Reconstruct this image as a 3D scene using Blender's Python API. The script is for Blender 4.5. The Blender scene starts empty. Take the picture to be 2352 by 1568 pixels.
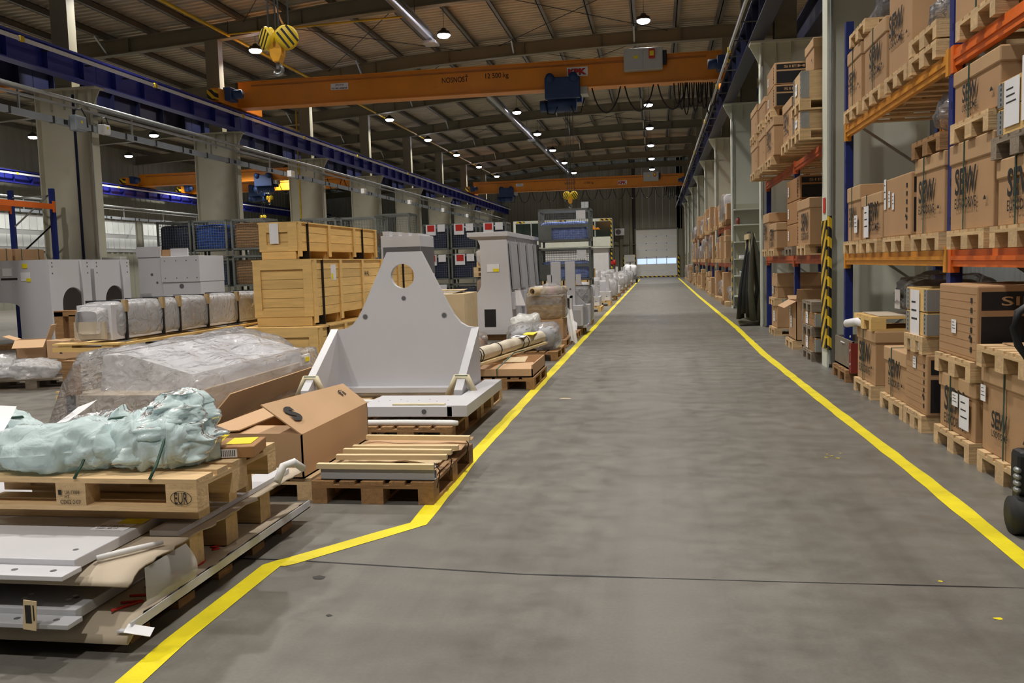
import bpy, bmesh, math, random
from mathutils import Vector, Matrix, noise
SC = bpy.context.scene
COL = SC.collection
PI = math.pi
# ------------------------------------------------------------------ camera
F, CH = 2030.0, 1.48
YAW, PITCH, ROLL = 0.164956, -0.086144, -0.028798
_f = Vector((-math.sin(YAW)*math.cos(PITCH), math.cos(YAW)*math.cos(PITCH), math.sin(PITCH)))
_r0 = Vector((math.cos(YAW), math.sin(YAW), 0)); _u0 = _r0.cross(_f)
_r = _r0*math.cos(ROLL)+_u0*math.sin(ROLL); _u = _u0*math.cos(ROLL)-_r0*math.sin(ROLL)
cd = bpy.data.cameras.new('camera'); cam = bpy.data.objects.new('camera', cd); COL.objects.link(cam)
cd.sensor_width = 36; cd.lens = F*36/2352; cd.clip_end = 300; cd.clip_start = 0.05
mw = Matrix((( _r.x,_u.x,-_f.x,0),(_r.y,_u.y,-_f.y,0),(_r.z,_u.z,-_f.z,CH),(0,0,0,1)))
cam.matrix_world = mw
SC.camera = cam
def ray(x, y): return _f + _r*((x-1176)/F) - _u*((y-784)/F)
def onz(x, y, z=0.0): d = ray(x,y); return d*((z-CH)/d.z) + Vector((0,0,CH))
def onx(x, y, X): d = ray(x,y); return d*(X/d.x) + Vector((0,0,CH))
def ony(x, y, Y): d = ray(x,y); return d*(Y/d.y) + Vector((0,0,CH))
# ------------------------------------------------------------------ world, exposure
w = bpy.data.worlds.new('world'); SC.world = w; w.use_nodes = True
w.node_tree.nodes['Background'].inputs[0].default_value = (0.55,0.6,0.7,1)
w.node_tree.nodes['Background'].inputs[1].default_value = 0.3
SC.view_settings.view_transform = 'Standard'; SC.view_settings.look = 'None'
SC.view_settings.gamma = 1; SC.view_settings.use_curve_mapping = False
SC.view_settings.exposure = 0.0
LAMP_W = 245.0
# ------------------------------------------------------------------ materials
def lin(h):
    h = h.lstrip('#'); out = []
    for i in (0,2,4):
        c = int(h[i:i+2],16)/255; out.append(c/12.92 if c <= .04045 else ((c+.055)/1.055)**2.4)
    return out
MATS = {}
def mat(name, col, rough=.6, metal=0, var=.12, scale=3, rnd=.0, bump=0, bscale=30, stretch=(1,1,1), spots=0, spotcol='3a362e', alpha=1, emit=0, sat=1, spec=.5, detail=4):
    m = bpy.data.materials.new(name); m.use_nodes = True; MATS[name] = m
    nt = m.node_tree; N = nt.nodes; L = nt.links; b = N['Principled BSDF']
    c = lin(col)
    tc = N.new('ShaderNodeTexCoord'); mp = N.new('ShaderNodeMapping'); mp.inputs['Scale'].default_value = stretch
    L.new(tc.outputs['Object'], mp.inputs['Vector'])
    oi = N.new('ShaderNodeObjectInfo')
    add = N.new('ShaderNodeVectorMath'); add.operation = 'ADD'
    sc_ = N.new('ShaderNodeVectorMath'); sc_.operation = 'SCALE'; sc_.inputs[0].default_value = (17,29,41); L.new(oi.outputs['Random'], sc_.inputs['Scale'])
    L.new(mp.outputs[0], add.inputs[0]); L.new(sc_.outputs[0], add.inputs[1])
    no = N.new('ShaderNodeTexNoise'); no.inputs['Scale'].default_value = scale; no.inputs['Detail'].default_value = detail; L.new(add.outputs[0], no.inputs['Vector'])
    mr = N.new('ShaderNodeMapRange'); mr.inputs['From Min'].default_value = .25; mr.inputs['From Max'].default_value = .75
    mr.inputs['To Min'].default_value = 1-var; mr.inputs['To Max'].default_value = 1+var; L.new(no.outputs[0], mr.inputs['Value'])
    val = mr.outputs[0]
    if rnd:
        r2 = N.new('ShaderNodeMapRange'); r2.inputs['To Min'].default_value = 1-rnd; r2.inputs['To Max'].default_value = 1+rnd
        L.new(oi.outputs['Random'], r2.inputs['Value'])
        mu = N.new('ShaderNodeMath'); mu.operation = 'MULTIPLY'; L.new(val, mu.inputs[0]); L.new(r2.outputs[0], mu.inputs[1]); val = mu.outputs[0]
    vm = N.new('ShaderNodeVectorMath'); vm.operation = 'SCALE'; vm.inputs[0].default_value = c; L.new(val, vm.inputs['Scale'])
    colout = vm.outputs[0]
    if spots:
        n2 = N.new('ShaderNodeTexNoise'); n2.inputs['Scale'].default_value = scale*2.3; n2.inputs['Detail'].default_value = 6; L.new(add.outputs[0], n2.inputs['Vector'])
        m2 = N.new('ShaderNodeMapRange'); m2.inputs['From Min'].default_value = .58; m2.inputs['From Max'].default_value = .72; m2.inputs['To Max'].default_value = spots; L.new(n2.outputs[0], m2.inputs['Value'])
        mx = N.new('ShaderNodeMix'); mx.data_type = 'RGBA'; L.new(m2.outputs[0], mx.inputs['Factor']); L.new(colout, mx.inputs[6]); mx.inputs[7].default_value = lin(spotcol)+[1]; colout = mx.outputs[2]
    L.new(colout, b.inputs['Base Color'])
    b.inputs['Roughness'].default_value = rough; b.inputs['Metallic'].default_value = metal
    b.inputs['Specular IOR Level'].default_value = spec
    if alpha < 1: b.inputs['Alpha'].default_value = alpha
    if emit:
        b.inputs['Emission Color'].default_value = c+[1]; b.inputs['Emission Strength'].default_value = emit
    if bump:
        n3 = N.new('ShaderNodeTexNoise'); n3.inputs['Scale'].default_value = bscale; n3.inputs['Detail'].default_value = 5; L.new(add.outputs[0], n3.inputs['Vector'])
        bp = N.new('ShaderNodeBump'); bp.inputs['Strength'].default_value = bump; bp.inputs['Distance'].default_value = .02; L.new(n3.outputs[0], bp.inputs['Height']); L.new(bp.outputs[0], b.inputs['Normal'])
    return m
mat('deck','b5ac96',.7,0,.12,2,rnd=.04)
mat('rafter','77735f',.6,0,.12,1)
mat('purlin','6a675e',.5,.3,.15,2,rnd=.1)
mat('wallsheet','8a8a7c',.6,0,.08,.6)
mat('wallsheet2','b9bdbd',.45,0,.06,.6)
mat('colgrey','bdbba8',.55,0,.09,.8,spots=.12)
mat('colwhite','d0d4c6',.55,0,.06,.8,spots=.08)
mat('navy','141938',.45,.0,.15,2)
mat('blue','1b2a6e',.4,0,.15,3,rnd=.1)
mat('blueweb','272d86',.4,0,.12,2)
mat('craneo','dc8a1c',.45,0,.1,1.5,spots=.1)
mat('cranedk','a8651c',.5,0,.1,2)
mat('hoistblue','1f3a66',.5,0,.15,3)
mat('orange','dd6a20',.45,0,.1,3,rnd=.06,spots=.15,spotcol='8a3a18')
mat('orangeold','b4552b',.5,0,.18,3,spots=.3,spotcol='6a3018')
mat('orangeyel','d5902c',.5,0,.1,3,spots=.1,spotcol='8a5a28')
mat('yellowhook','d59a2a',.4,0,.12,5,spots=.15)
mat('steel','9a9c9e',.3,.8,.1,5)
mat('galv','a9adad',.4,.6,.12,6)
mat('busgrey','9aa3ab',.4,.2,.08,3)
mat('darksteel','3a3a38',.5,.4,.2,4)
mat('black','17171a',.5,0,.2,5)
mat('rubber','1b1b1c',.7,0,.2,8)
mat('ink','1d1a19',.7,0,.1,5)
mat('red','c4281f',.5,0,.1,5)
mat('white','dcdcdc',.5,0,.05,3)
mat('paper','e6e6ea',.6,0,.04,6)
mat('yellow','e8d820',.55,0,.08,6)
mat('hazyel','d8b820',.5,0,.1,6)
mat('pipeyel','c8a51e',.45,0,.12,3)
mat('linepaint','e0d012',.55,0,.12,6,spots=.18,spotcol='9c9430',bump=.15,bscale=60)
mat('cabgrey','b4b6b0',.45,.1,.05,3)
mat('doorwhite','e9eae6',.45,0,.05,2)
mat('glow','dfe6ff',.4,0,0,1,emit=6)
mat('winday','bcd4ff',.3,0,0,1,emit=1.1)
mat('paleglow','d8dcd8',.4,0,.15,1.2,emit=.25)  # faint glow for the left wall's light bands and the small far window
mat('lampglow','f3f0ff',.4,0,0,1,emit=28)
mat('glass','26302c',.08,0,.1,1)
mat('machine','c5c5ca',.42,0,.035,1.5)
mat('machined','a7a8ac',.5,0,.06,1.5)
mat('machdark','5c5c60',.5,0,.1,2)
mat('wood_x','cbad82',.65,0,.16,5,rnd=.16,stretch=(.5,6,6),spots=.25,spotcol='7c5a34',bump=.2,bscale=12)
mat('wood_y','cbad82',.65,0,.16,5,rnd=.16,stretch=(6,.5,6),spots=.25,spotcol='7c5a34',bump=.2,bscale=12)
mat('woodold_x','957048',.7,0,.22,5,rnd=.18,stretch=(.5,6,6),spots=.45,spotcol='4e3a26',bump=.25,bscale=12)
mat('woodold_y','957048',.7,0,.22,5,rnd=.18,stretch=(6,.5,6),spots=.45,spotcol='4e3a26',bump=.25,bscale=12)
mat('woodgrey_x','857868',.75,0,.22,5,rnd=.15,stretch=(.5,6,6),spots=.4,spotcol='403a32',bump=.25,bscale=12)
mat('woodgrey_y','857868',.75,0,.22,5,rnd=.15,stretch=(6,.5,6),spots=.4,spotcol='403a32',bump=.25,bscale=12)
mat('crate_x','dab674',.6,0,.12,4,rnd=.09,stretch=(.5,6,6),spots=.15,spotcol='a87a3c')
mat('crate_y','dab674',.6,0,.12,4,rnd=.09,stretch=(6,.5,6),spots=.15,spotcol='a87a3c')
mat('batten','d9c49a',.6,0,.1,5,rnd=.08,stretch=(.5,6,6))
mat('carton','ae8a64',.7,0,.07,2.5,rnd=.06,bump=.05,bscale=50)
mat('carton2','a3784c',.7,0,.07,2.5,rnd=.06)
mat('cartonlid','b99770',.7,0,.06,2.5,rnd=.05)
mat('cartonbig','be9a74',.7,0,.05,2)
mat('cardgrey','b5a793',.75,0,.08,4)
mat('strapgreen','27493c',.45,0,.1,8)
mat('strapcream','d9cfae',.6,0,.08,8)
mat('tape','a8906a',.3,0,.08,8)
mat('bluefilm','8fa6ee',.22,0,.3,14,bump=.7,bscale=18)
mat('darkfilm','2a3350',.3,0,.4,14,bump=.6,bscale=16)
mat('blackfilm','1c1a1c',.2,0,.4,10,bump=.7,bscale=12)
mat('tan','c9b48f',.7,0,.1,4)
mat('canvas','cfc5b2',.65,0,.12,5,bump=.5,bscale=10)
mat('cage','6f736f',.5,.3,.12,6)
mat('concrete_dummy','8a857c',.6)
mat('pink','d8a8a0',.6)
mat('olive','4b4a3c',.7,0,.2,5)
mat('bluebright','2f6fc4',.5,0,.1,5)
mat('boxred','7e2a20',.6,0,.2,5)
mat('rustgrey','7d7467',.6,.2,.2,5,spots=.4,spotcol='4c3a2c')
def film(name, col, body, base, rough=.12, wr=1.0, sc=9, stretch=(1,1,1), trans=True):
    '''thin plastic: transparent body with wrinkled glossy highlights'''
    m = bpy.data.materials.new(name); m.use_nodes = True; MATS[name] = m
    nt = m.node_tree; N = nt.nodes; L = nt.links; N.remove(N['Principled BSDF']); out = N['Material Output']
    tc = N.new('ShaderNodeTexCoord'); mp = N.new('ShaderNodeMapping'); mp.inputs['Scale'].default_value = stretch; L.new(tc.outputs['Object'], mp.inputs[0])
    n1 = N.new('ShaderNodeTexNoise'); n1.inputs['Scale'].default_value = sc; n1.inputs['Detail'].default_value = 4; n1.inputs['Distortion'].default_value = 1.2; L.new(mp.outputs[0], n1.inputs['Vector'])
    v1 = N.new('ShaderNodeTexVoronoi'); v1.inputs['Scale'].default_value = sc*.8; v1.feature = 'SMOOTH_F1'; L.new(mp.outputs[0], v1.inputs['Vector'])
    ad = N.new('ShaderNodeMath'); ad.operation = 'MULTIPLY_ADD'; ad.inputs[1].default_value = .6; L.new(v1.outputs['Distance'], ad.inputs[0]); L.new(n1.outputs[0], ad.inputs[2])
    bp = N.new('ShaderNodeBump'); bp.inputs['Strength'].default_value = wr; bp.inputs['Distance'].default_value = .06; L.new(ad.outputs[0], bp.inputs['Height'])
    df = N.new('ShaderNodeBsdfDiffuse'); df.inputs[0].default_value = lin(col)+[1]; L.new(bp.outputs[0], df.inputs['Normal'])
    tl = N.new('ShaderNodeBsdfTranslucent'); tl.inputs[0].default_value = lin(col)+[1]
    md = N.new('ShaderNodeMixShader'); md.inputs[0].default_value = .3; L.new(df.outputs[0], md.inputs[1]); L.new(tl.outputs[0], md.inputs[2])
    tr = N.new('ShaderNodeBsdfTransparent'); tr.inputs[0].default_value = (.95,.95,.95,1)
    m1 = N.new('ShaderNodeMixShader'); m1.inputs[0].default_value = body; L.new(tr.outputs[0], m1.inputs[1]); L.new(md.outputs[0], m1.inputs[2])
    gl = N.new('ShaderNodeBsdfGlossy'); gl.inputs['Color'].default_value = (.95,.95,.95,1); gl.inputs['Roughness'].default_value = rough; L.new(bp.outputs[0], gl.inputs['Normal'])
    lw = N.new('ShaderNodeLayerWeight'); lw.inputs[0].default_value = base; L.new(bp.outputs[0], lw.inputs['Normal'])
    m2 = N.new('ShaderNodeMixShader'); L.new(lw.outputs['Fresnel'], m2.inputs[0]); L.new(m1.outputs[0], m2.inputs[1]); L.new(gl.outputs[0], m2.inputs[2])
    L.new(m2.outputs[0], out.inputs['Surface'])
film('film','ececf0',.2,.2,.2,1.0,9,(1,.3,1))
film('filmthick','ececee',.5,.22,.2,.8,7)
film('filmwhite','e6e6e2',.75,.3,.25,.6,7)
film('bluebag','d8eaec',.97,.1,.25,.5,6)
mat('bluefoil','2c4d96',.22,0,.3,10,bump=.7,bscale=9)
mat('tissue','d4d4d0',.5,0,.08,4,alpha=.55)
# hazard stripes (yellow / black diagonal, world-sized)
def hazard(name, scale, axis):
    m = bpy.data.materials.new(name); m.use_nodes = True; MATS[name] = m
    nt = m.node_tree; N = nt.nodes; L = nt.links; b = N['Principled BSDF']
    tc = N.new('ShaderNodeTexCoord'); sx = N.new('ShaderNodeSeparateXYZ'); L.new(tc.outputs['Object'], sx.inputs[0])
    a = N.new('ShaderNodeMath'); a.operation = 'ADD'
    ax = {'xz':('X','Z'),'yz':('Y','Z')}[axis]
    L.new(sx.outputs[ax[0]], a.inputs[0]); L.new(sx.outputs[ax[1]], a.inputs[1])
    mo = N.new('ShaderNodeMath'); mo.operation = 'PINGPONG'; mo.inputs[1].default_value = scale; L.new(a.outputs[0], mo.inputs[0])
    g = N.new('ShaderNodeMath'); g.operation = 'GREATER_THAN'; g.inputs[1].default_value = scale*.5; L.new(mo.outputs[0], g.inputs[0])
    mx = N.new('ShaderNodeMix'); mx.data_type = 'RGBA'; L.new(g.outputs[0], mx.inputs['Factor']); mx.inputs[6].default_value = lin('d8b41c')+[1]; mx.inputs[7].default_value = lin('17171a')+[1]
    L.new(mx.outputs[2], b.inputs['Base Color']); b.inputs['Roughness'].default_value = .45
hazard('hazard_y', .13, 'yz'); hazard('hazard_x', .13, 'xz')
hazard('hazsmall_x', .2, 'xz')
# floor concrete
def floor_mat():
    m = bpy.data.materials.new('concrete'); m.use_nodes = True; MATS['concrete'] = m
    nt = m.node_tree; N = nt.nodes; L = nt.links; b = N['Principled BSDF']
    tc = N.new('ShaderNodeTexCoord')
    def noi(s, d, st=(1,1,1), rot=0):
        mp = N.new('ShaderNodeMapping'); mp.inputs['Scale'].default_value = st; mp.inputs['Rotation'].default_value = (0,0,rot); L.new(tc.outputs['Object'], mp.inputs[0])
        n = N.new('ShaderNodeTexNoise'); n.inputs['Scale'].default_value = s; n.inputs['Detail'].default_value = d; n.inputs['Roughness'].default_value = .6; L.new(mp.outputs[0], n.inputs['Vector']); return n.outputs[0]
    n1 = noi(.7, 8); n2 = noi(5, 8, (1,1,1)); n3 = noi(60, 3); n4 = noi(.9, 5, (.25,3,1)); n5 = noi(1.1, 5, (4,.12,1))
    def mrange(o, a, bb, c, d):
        r = N.new('ShaderNodeMapRange'); r.inputs[1].default_value = a; r.inputs[2].default_value = bb; r.inputs[3].default_value = c; r.inputs[4].default_value = d; L.new(o, r.inputs[0]); return r.outputs[0]
    v = None
    for o in (mrange(n1,.3,.7,.86,1.12), mrange(n2,.3,.7,.88,1.10), mrange(n3,.3,.7,.92,1.08), mrange(n4,.35,.7,.93,1.08), mrange(n5,.5,.75,1.04,.86)):
        if v is None: v = o
        else:
            mu = N.new('ShaderNodeMath'); mu.operation = 'MULTIPLY'; L.new(v, mu.inputs[0]); L.new(o, mu.inputs[1]); v = mu.outputs[0]
    vm = N.new('ShaderNodeVectorMath'); vm.operation = 'SCALE'; vm.inputs[0].default_value = lin('6b6862'); L.new(v, vm.inputs['Scale'])
    L.new(vm.outputs[0], b.inputs['Base Color'])
    L.new(mrange(n2,.3,.7,.30,.52), b.inputs['Roughness']); b.inputs['Specular IOR Level'].default_value = .45
    bp = N.new('ShaderNodeBump'); bp.inputs['Strength'].default_value = .12; bp.inputs['Distance'].default_value = .01; L.new(n2, bp.inputs['Height']); L.new(bp.outputs[0], b.inputs['Normal'])
floor_mat()
# ------------------------------------------------------------------ mesh helpers
ORI = {}
class MB:
    def __init__(s): s.v = []; s.f = []; s.sm = False
    def add(s, vs, fs):
        o = len(s.v); s.v += [tuple(v) for v in vs]; s.f += [tuple(i+o for i in f) for f in fs]; return s
    def box(s, x0, y0, z0, x1, y1, z1):
        return s.add([(x0,y0,z0),(x1,y0,z0),(x1,y1,z0),(x0,y1,z0),(x0,y0,z1),(x1,y0,z1),(x1,y1,z1),(x0,y1,z1)],
              [(0,3,2,1),(4,5,6,7),(0,1,5,4),(1,2,6,5),(2,3,7,6),(3,0,4,7)])
    def cbox(s, c, d): return s.box(c[0]-d[0]/2,c[1]-d[1]/2,c[2]-d[2]/2,c[0]+d[0]/2,c[1]+d[1]/2,c[2]+d[2]/2)
    def prism(s, poly, a0, a1, ax='y'):
        n = len(poly)
        def mk(p, a): return {'x':(a,p[0],p[1]),'y':(p[0],a,p[1]),'z':(p[0],p[1],a)}[ax]
        vs = [mk(p,a0) for p in poly]+[mk(p,a1) for p in poly]
        fs = [tuple(range(n)), tuple(range(2*n-1,n-1,-1))]+[(i,(i+1)%n+0,(i+1)%n+n,i+n)[::-1] for i in range(n)]
        return s.add(vs, fs)
    def bar(s, p, q, w, h=None):
        h = h or w; p = Vector(p); q = Vector(q); d = (q-p).normalized()
        up = Vector((0,0,1)) if abs(d.z) < .95 else Vector((0,1,0))
        a = d.cross(up).normalized()*w/2; b = a.cross(d).normalized()*h/2
        vs = [p-a-b,p+a-b,p+a+b,p-a+b,q-a-b,q+a-b,q+a+b,q-a+b]
        return s.add(vs, [(0,1,2,3),(7,6,5,4),(0,4,5,1),(1,5,6,2),(2,6,7,3),(3,7,4,0)])
    def cyl(s, p, q, r, n=12, r2=None, cap=True):
        r2 = r if r2 is None else r2; p = Vector(p); q = Vector(q); d = (q-p).normalized()
        up = Vector((0,0,1)) if abs(d.z) < .95 else Vector((0,1,0))
        a = d.cross(up).normalized(); b = a.cross(d)
        vs = [p+(a*math.cos(t)+b*math.sin(t))*r for t in [2*PI*i/n for i in range(n)]]+[q+(a*math.cos(t)+b*math.sin(t))*r2 for t in [2*PI*i/n for i in range(n)]]
        fs = [(i,(i+1)%n,(i+1)%n+n,i+n)[::-1] for i in range(n)]
        if cap: fs += [tuple(range(n)), tuple(range(2*n-1,n-1,-1))]
        return s.add(vs, fs)
    def tube(s, pts, r, n=6):
        pts = [Vector(p) for p in pts]; rings = []
        for i, p in enumerate(pts):
            d = (pts[min(i+1,len(pts)-1)]-pts[max(i-1,0)]).normalized()
            up = Vector((0,0,1)) if abs(d.z) < .9 else Vector((0,1,0))
            a = d.cross(up).normalized(); b = a.cross(d)
            rr = r[i] if isinstance(r,(list,tuple)) else r
            rings.append([p+(a*math.cos(2*PI*k/n)+b*math.sin(2*PI*k/n))*rr for k in range(n)])
        vs = [v for g in rings for v in g]
        fs = [(i*n+k,i*n+(k+1)%n,(i+1)*n+(k+1)%n,(i+1)*n+k)[::-1] for i in range(len(pts)-1) for k in range(n)]
        fs += [tuple(range(n)), tuple(range(len(vs)-1,len(vs)-n-1,-1))]
        return s.add(vs, fs)
    def lathe(s, prof, c=(0,0,0), n=20, ax='z'):
        vs = []; m = len(prof)
        for k in range(n):
            t = 2*PI*k/n
            for r, z in prof:
                a, b_ = r*math.cos(t), r*math.sin(t)
                vs.append({'z':(c[0]+a,c[1]+b_,c[2]+z),'x':(c[0]+z,c[1]+a,c[2]+b_),'y':(c[0]+b_,c[1]+z,c[2]+a)}[ax])
        fs = [(k*m+i,((k+1)%n)*m+i,((k+1)%n)*m+i+1,k*m+i+1) for k in range(n) for i in range(m-1)]
        return s.add(vs, fs)
    def quad(s, a, b, c, d): return s.add([a,b,c,d], [(0,1,2,3)])
    def grid(s, nx, ny, fn):
        vs = [fn(i/(nx), j/(ny)) for j in range(ny+1) for i in range(nx+1)]
        return s.add(vs, [(j*(nx+1)+i,j*(nx+1)+i+1,(j+1)*(nx+1)+i+1,(j+1)*(nx+1)+i) for j in range(ny) for i in range(nx)])
    def mesh(s, name, m, smooth=False, off=(0,0,0)):
        me = bpy.data.meshes.new(name); o = Vector(off)
        me.from_pydata([Vector(v)-o for v in s.v], [], s.f); me.materials.append(MATS[m])
        if smooth:
            for p in me.polygons: p.use_smooth = True
        me.update(); return me
    def build(s, name, m, parent=None, smooth=False, world=False, bevel=0, at=None, fix=False):
        off = ORI.get(parent.name,(0,0,0)) if (world and parent) else (at or (0,0,0))
        me = s.mesh(name, m, smooth, off)
        if fix or smooth:
            bm = bmesh.new(); bm.from_mesh(me); bmesh.ops.recalc_face_normals(bm, faces=bm.faces); bm.to_mesh(me); bm.free()
        o = link(name, me, parent)
        if at: o.location = at
        if bevel:
            bv = o.modifiers.new('bevel','BEVEL'); bv.width = bevel; bv.segments = 2; bv.limit_method = 'ANGLE'
        return o
def link(name, data, parent=None, loc=None, rz=None):
    o = bpy.data.objects.new(name, data); COL.objects.link(o)
    if parent: o.parent = parent
    if loc is not None: o.location = loc
    if rz is not None: o.rotation_euler = (0,0,rz)
    return o
def tag(o, label, cat, group=None):
    o['label'] = label; o['category'] = cat
    if group: o['group'] = group
    return o
def thing(name, label, cat, loc=(0,0,0), rz=0, group=None):
    o = bpy.data.objects.new(name, None); COL.objects.link(o); o.empty_display_size = .1
    o.location = loc; o.rotation_euler = (0,0,rz); ORI[o.name] = Vector(loc); ORI[o.name+'#'] = 1
    return tag(o, label, cat, group)
def struct(o): o['kind'] = 'structure'; return o
def dup(root, loc, rz=0, label=None, group=None):
    def cp(o, par):
        c = o.copy(); COL.objects.link(c); c.parent = par
        for ch in o.children: cp(ch, c)
        return c
    r = cp(root, None); r.location = loc; r.rotation_euler = (0,0,rz)
    if label: r['label'] = label
    if group: r['group'] = group
    ORI[r.name] = Vector(loc)
    return r
# lettering: real glyph meshes, flat print a hair above its surface
TXT = {}
def text_mesh(s, wdt, hgt, m, bold=.0):
    k = (s, round(wdt,3), round(hgt,3), m, bold)
    if k in TXT: return TXT[k]
    cu = bpy.data.curves.new('t','FONT'); cu.body = s; cu.size = 1; cu.align_x = 'CENTER'; cu.align_y = 'CENTER'; cu.offset = bold; cu.resolution_u = 3
    ob = bpy.data.objects.new('t', cu); COL.objects.link(ob); bpy.context.view_layer.update()
    me = bpy.data.meshes.new_from_object(ob.evaluated_get(bpy.context.evaluated_depsgraph_get()))
    bpy.data.objects.remove(ob); bpy.data.curves.remove(cu)
    xs = [v.co.x for v in me.vertices]; ys = [v.co.y for v in me.vertices]
    x0, x1, y0, y1 = min(xs), max(xs), min(ys), max(ys)
    for v in me.vertices:
        v.co.x = ((v.co.x-x0)/(x1-x0)-.5)*wdt; v.co.y = ((v.co.y-y0)/(y1-y0)-.5)*hgt; v.co.z = 0
    me.materials.clear(); me.materials.append(MATS[m]); me.name = 'lettering'; TXT[k] = me
    return me
def text(s, wdt, hgt, m, parent, loc, face='-y', bold=.02, name='lettering', tilt=0):
    o = link(name, text_mesh(s, wdt, hgt, m, bold), parent, loc)
    o.rotation_euler = {'-y':(PI/2,tilt,0),'-x':(PI/2,tilt,-PI/2),'+x':(PI/2,tilt,PI/2),'+z':(0,0,tilt),'+y':(PI/2,tilt,PI)}[face]
    return o
# ================================================================== THE SETTING
R0 = random.Random(7)
def interp(x, tab):
    for (a, va), (b, vb) in zip(tab, tab[1:]):
        if x <= b: return va+(vb-va)*max(0,(x-a))/(b-a)
    return tab[-1][1]
RT = [(-32,8.1),(-24,8.45),(-18,8.7),(-14,8.95),(-9.5,9.38),(-6,9.56),(-2,9.7),(2.5,9.72),(8,9.5),(15,9.1)]
def zr(x): return interp(x, RT)          # underside of the rafters
XL, XR, Y0, Y1 = -31.2, 14.5, -10.0, 81.0
fl = struct(MB().box(XL,Y0,-.2,XR,Y1,0).build('floor','concrete'))
# painted lines, children of the floor
def strip(pts, wd, nm='painted_line', m='linepaint', z=.0022, jit=.006, par=fl):
    R = random.Random(len(pts)*7+int(pts[0][1]*10)); L = []; Rr = []
    P2 = []
    for (a, b) in zip(pts, pts[1:]):
        n = max(2, int(math.hypot(b[0]-a[0],b[1]-a[1])/.25)); n = min(n, 160)
        for i in range(n): P2.append((a[0]+(b[0]-a[0])*i/n, a[1]+(b[1]-a[1])*i/n))
    P2.append(pts[-1])
    for i, p in enumerate(P2):
        q0 = P2[max(i-1,0)]; q1 = P2[min(i+1,len(P2)-1)]; dx, dy = q1[0]-q0[0], q1[1]-q0[1]; l = math.hypot(dx,dy); nx, ny = dy/l, -dx/l
        h = wd/2+R.uniform(-jit,jit); L.append((p[0]-nx*h,p[1]-ny*h,z)); Rr.append((p[0]+nx*h,p[1]+ny*h,z))
    n = len(L); mb = MB(); mb.add(L+Rr, [(i,n+i,n+i+1,i+1) for i in range(n-1)])
    return mb.build(nm, m, par)
strip([(-1.46,75),(-1.455,20),(-1.45,10.3),(-1.44,6.6),(-1.39,4.86),(-1.88,4.17),(-1.95,4.1),(-1.95,3.2),(-1.9,2.4),(-1.9,0)], .11)
strip([(1.72,76),(1.63,36),(1.66,19.4),(1.60,14),(1.66,9),(1.71,6.1),(1.72,2)], .11)
strip([(-12,4.16),(-1.91,4.19),(-.66,4.08),(.55,4.08),(1.57,4.09),(12,4.1)], .012, 'expansion_joint', 'black', .0012, .005)
for (px,py,r) in [(737,1326,.03),(755,1413,.012),(1300,915,.05),(1897,1050,.01),(1910,1047,.012),(1925,1052,.012),(1900,1043,.008),(1930,1041,.008),(2160,1335,.01),(2290,1420,.015)]:
    c = onz(px,py); R = random.Random(px); y_ = px > 1880
    mb = MB(); n = 9; vs = [(c.x+r*R.uniform(.5,1.2)*math.cos(2*PI*k/n)*1.4, c.y+r*R.uniform(.5,1.2)*math.sin(2*PI*k/n), .0015) for k in range(n)]
    mb.add(vs, [tuple(range(n))]).build('paint_spot' if y_ else 'oil_stain', 'linepaint' if y_ else ('tan' if px==1300 else 'darksteel'), fl)
# ---- walls
def ribwall(name, m, fn, length, z0, z1, pitch=.5, d=.04, split=None):
    """trapezoidal sheet wall; with split=(offset, step) every sheet is a panel object of its own on a thin backing"""
    def sheet(mb, a):
        for (u0,u1,e0,e1) in ((a,a+pitch*.55,0,0),(a+pitch*.55,a+pitch*.62,0,d),(a+pitch*.62,a+pitch*.93,d,d),(a+pitch*.93,a+pitch*.985,d,0)):
            mb.quad(fn(u0,e0,z0),fn(u1,e1,z0),fn(u1,e1,z1),fn(u0,e0,z1))
    n = int(math.ceil(length/pitch)); mb = MB()
    if not split:
        for i in range(n): sheet(mb,i*pitch)
        return struct(mb.build(name, m))
    mb.quad(fn(0,-.01,z0),fn(length,-.01,z0),fn(length,-.01,z1),fn(0,-.01,z1)); w_ = struct(mb.build(name,'darksteel'))
    s = MB(); sheet(s,0); me = s.mesh('wall_panel',m); p0 = Vector(fn(0,0,0)); st = Vector(fn(pitch,0,0))-p0
    for i in range(int(length/pitch)): link('wall_panel',me,w_,st*i)
    return w_
DX0, DX1, DZ = -1.88, 1.74, 4.3                  # roller door opening in the far wall
wb = ribwall('wall_back','wallsheet',lambda u,e,z:(XL+u,Y1-e,z),DX0-XL,0,10.6,.6,split=True)
ribwall('wall_back','wallsheet',lambda u,e,z:(DX1+u,Y1-e,z),XR-DX1,0,10.6,.6).parent = wb
ribwall('wall_back','wallsheet',lambda u,e,z:(DX0+u,Y1-e,z),DX1-DX0+.2,DZ,10.6,.6).parent = wb
for ch in wb.children:
    if 'kind' in ch: ch.name = 'wall_sheet'; del ch['kind']
for x in (-28,-22,-14.2,-8.5,-3.2,-2.3,2.35):
    MB().box(x-.12,Y1-.3,0,x+.12,Y1-.06,10.2).build('wall_post','rafter',wb)
MB().box(XL,Y1-.2,3.0,DX0,Y1-.05,3.06).build('wall_rail','rafter',wb)
wl = ribwall('wall_left','wallsheet',lambda u,e,z:(XL+e,Y0+u,z),Y1-Y0,0,9.2,.55,split=True)
wr = ribwall('wall_right','wallsheet2',lambda u,e,z:(XR-e,Y0+u,z),Y1-Y0,0,10,.55)
wf = ribwall('wall_front','wallsheet2',lambda u,e,z:(XL+u,Y0+e,z),XR-XL,0,10.6,.6)
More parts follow.
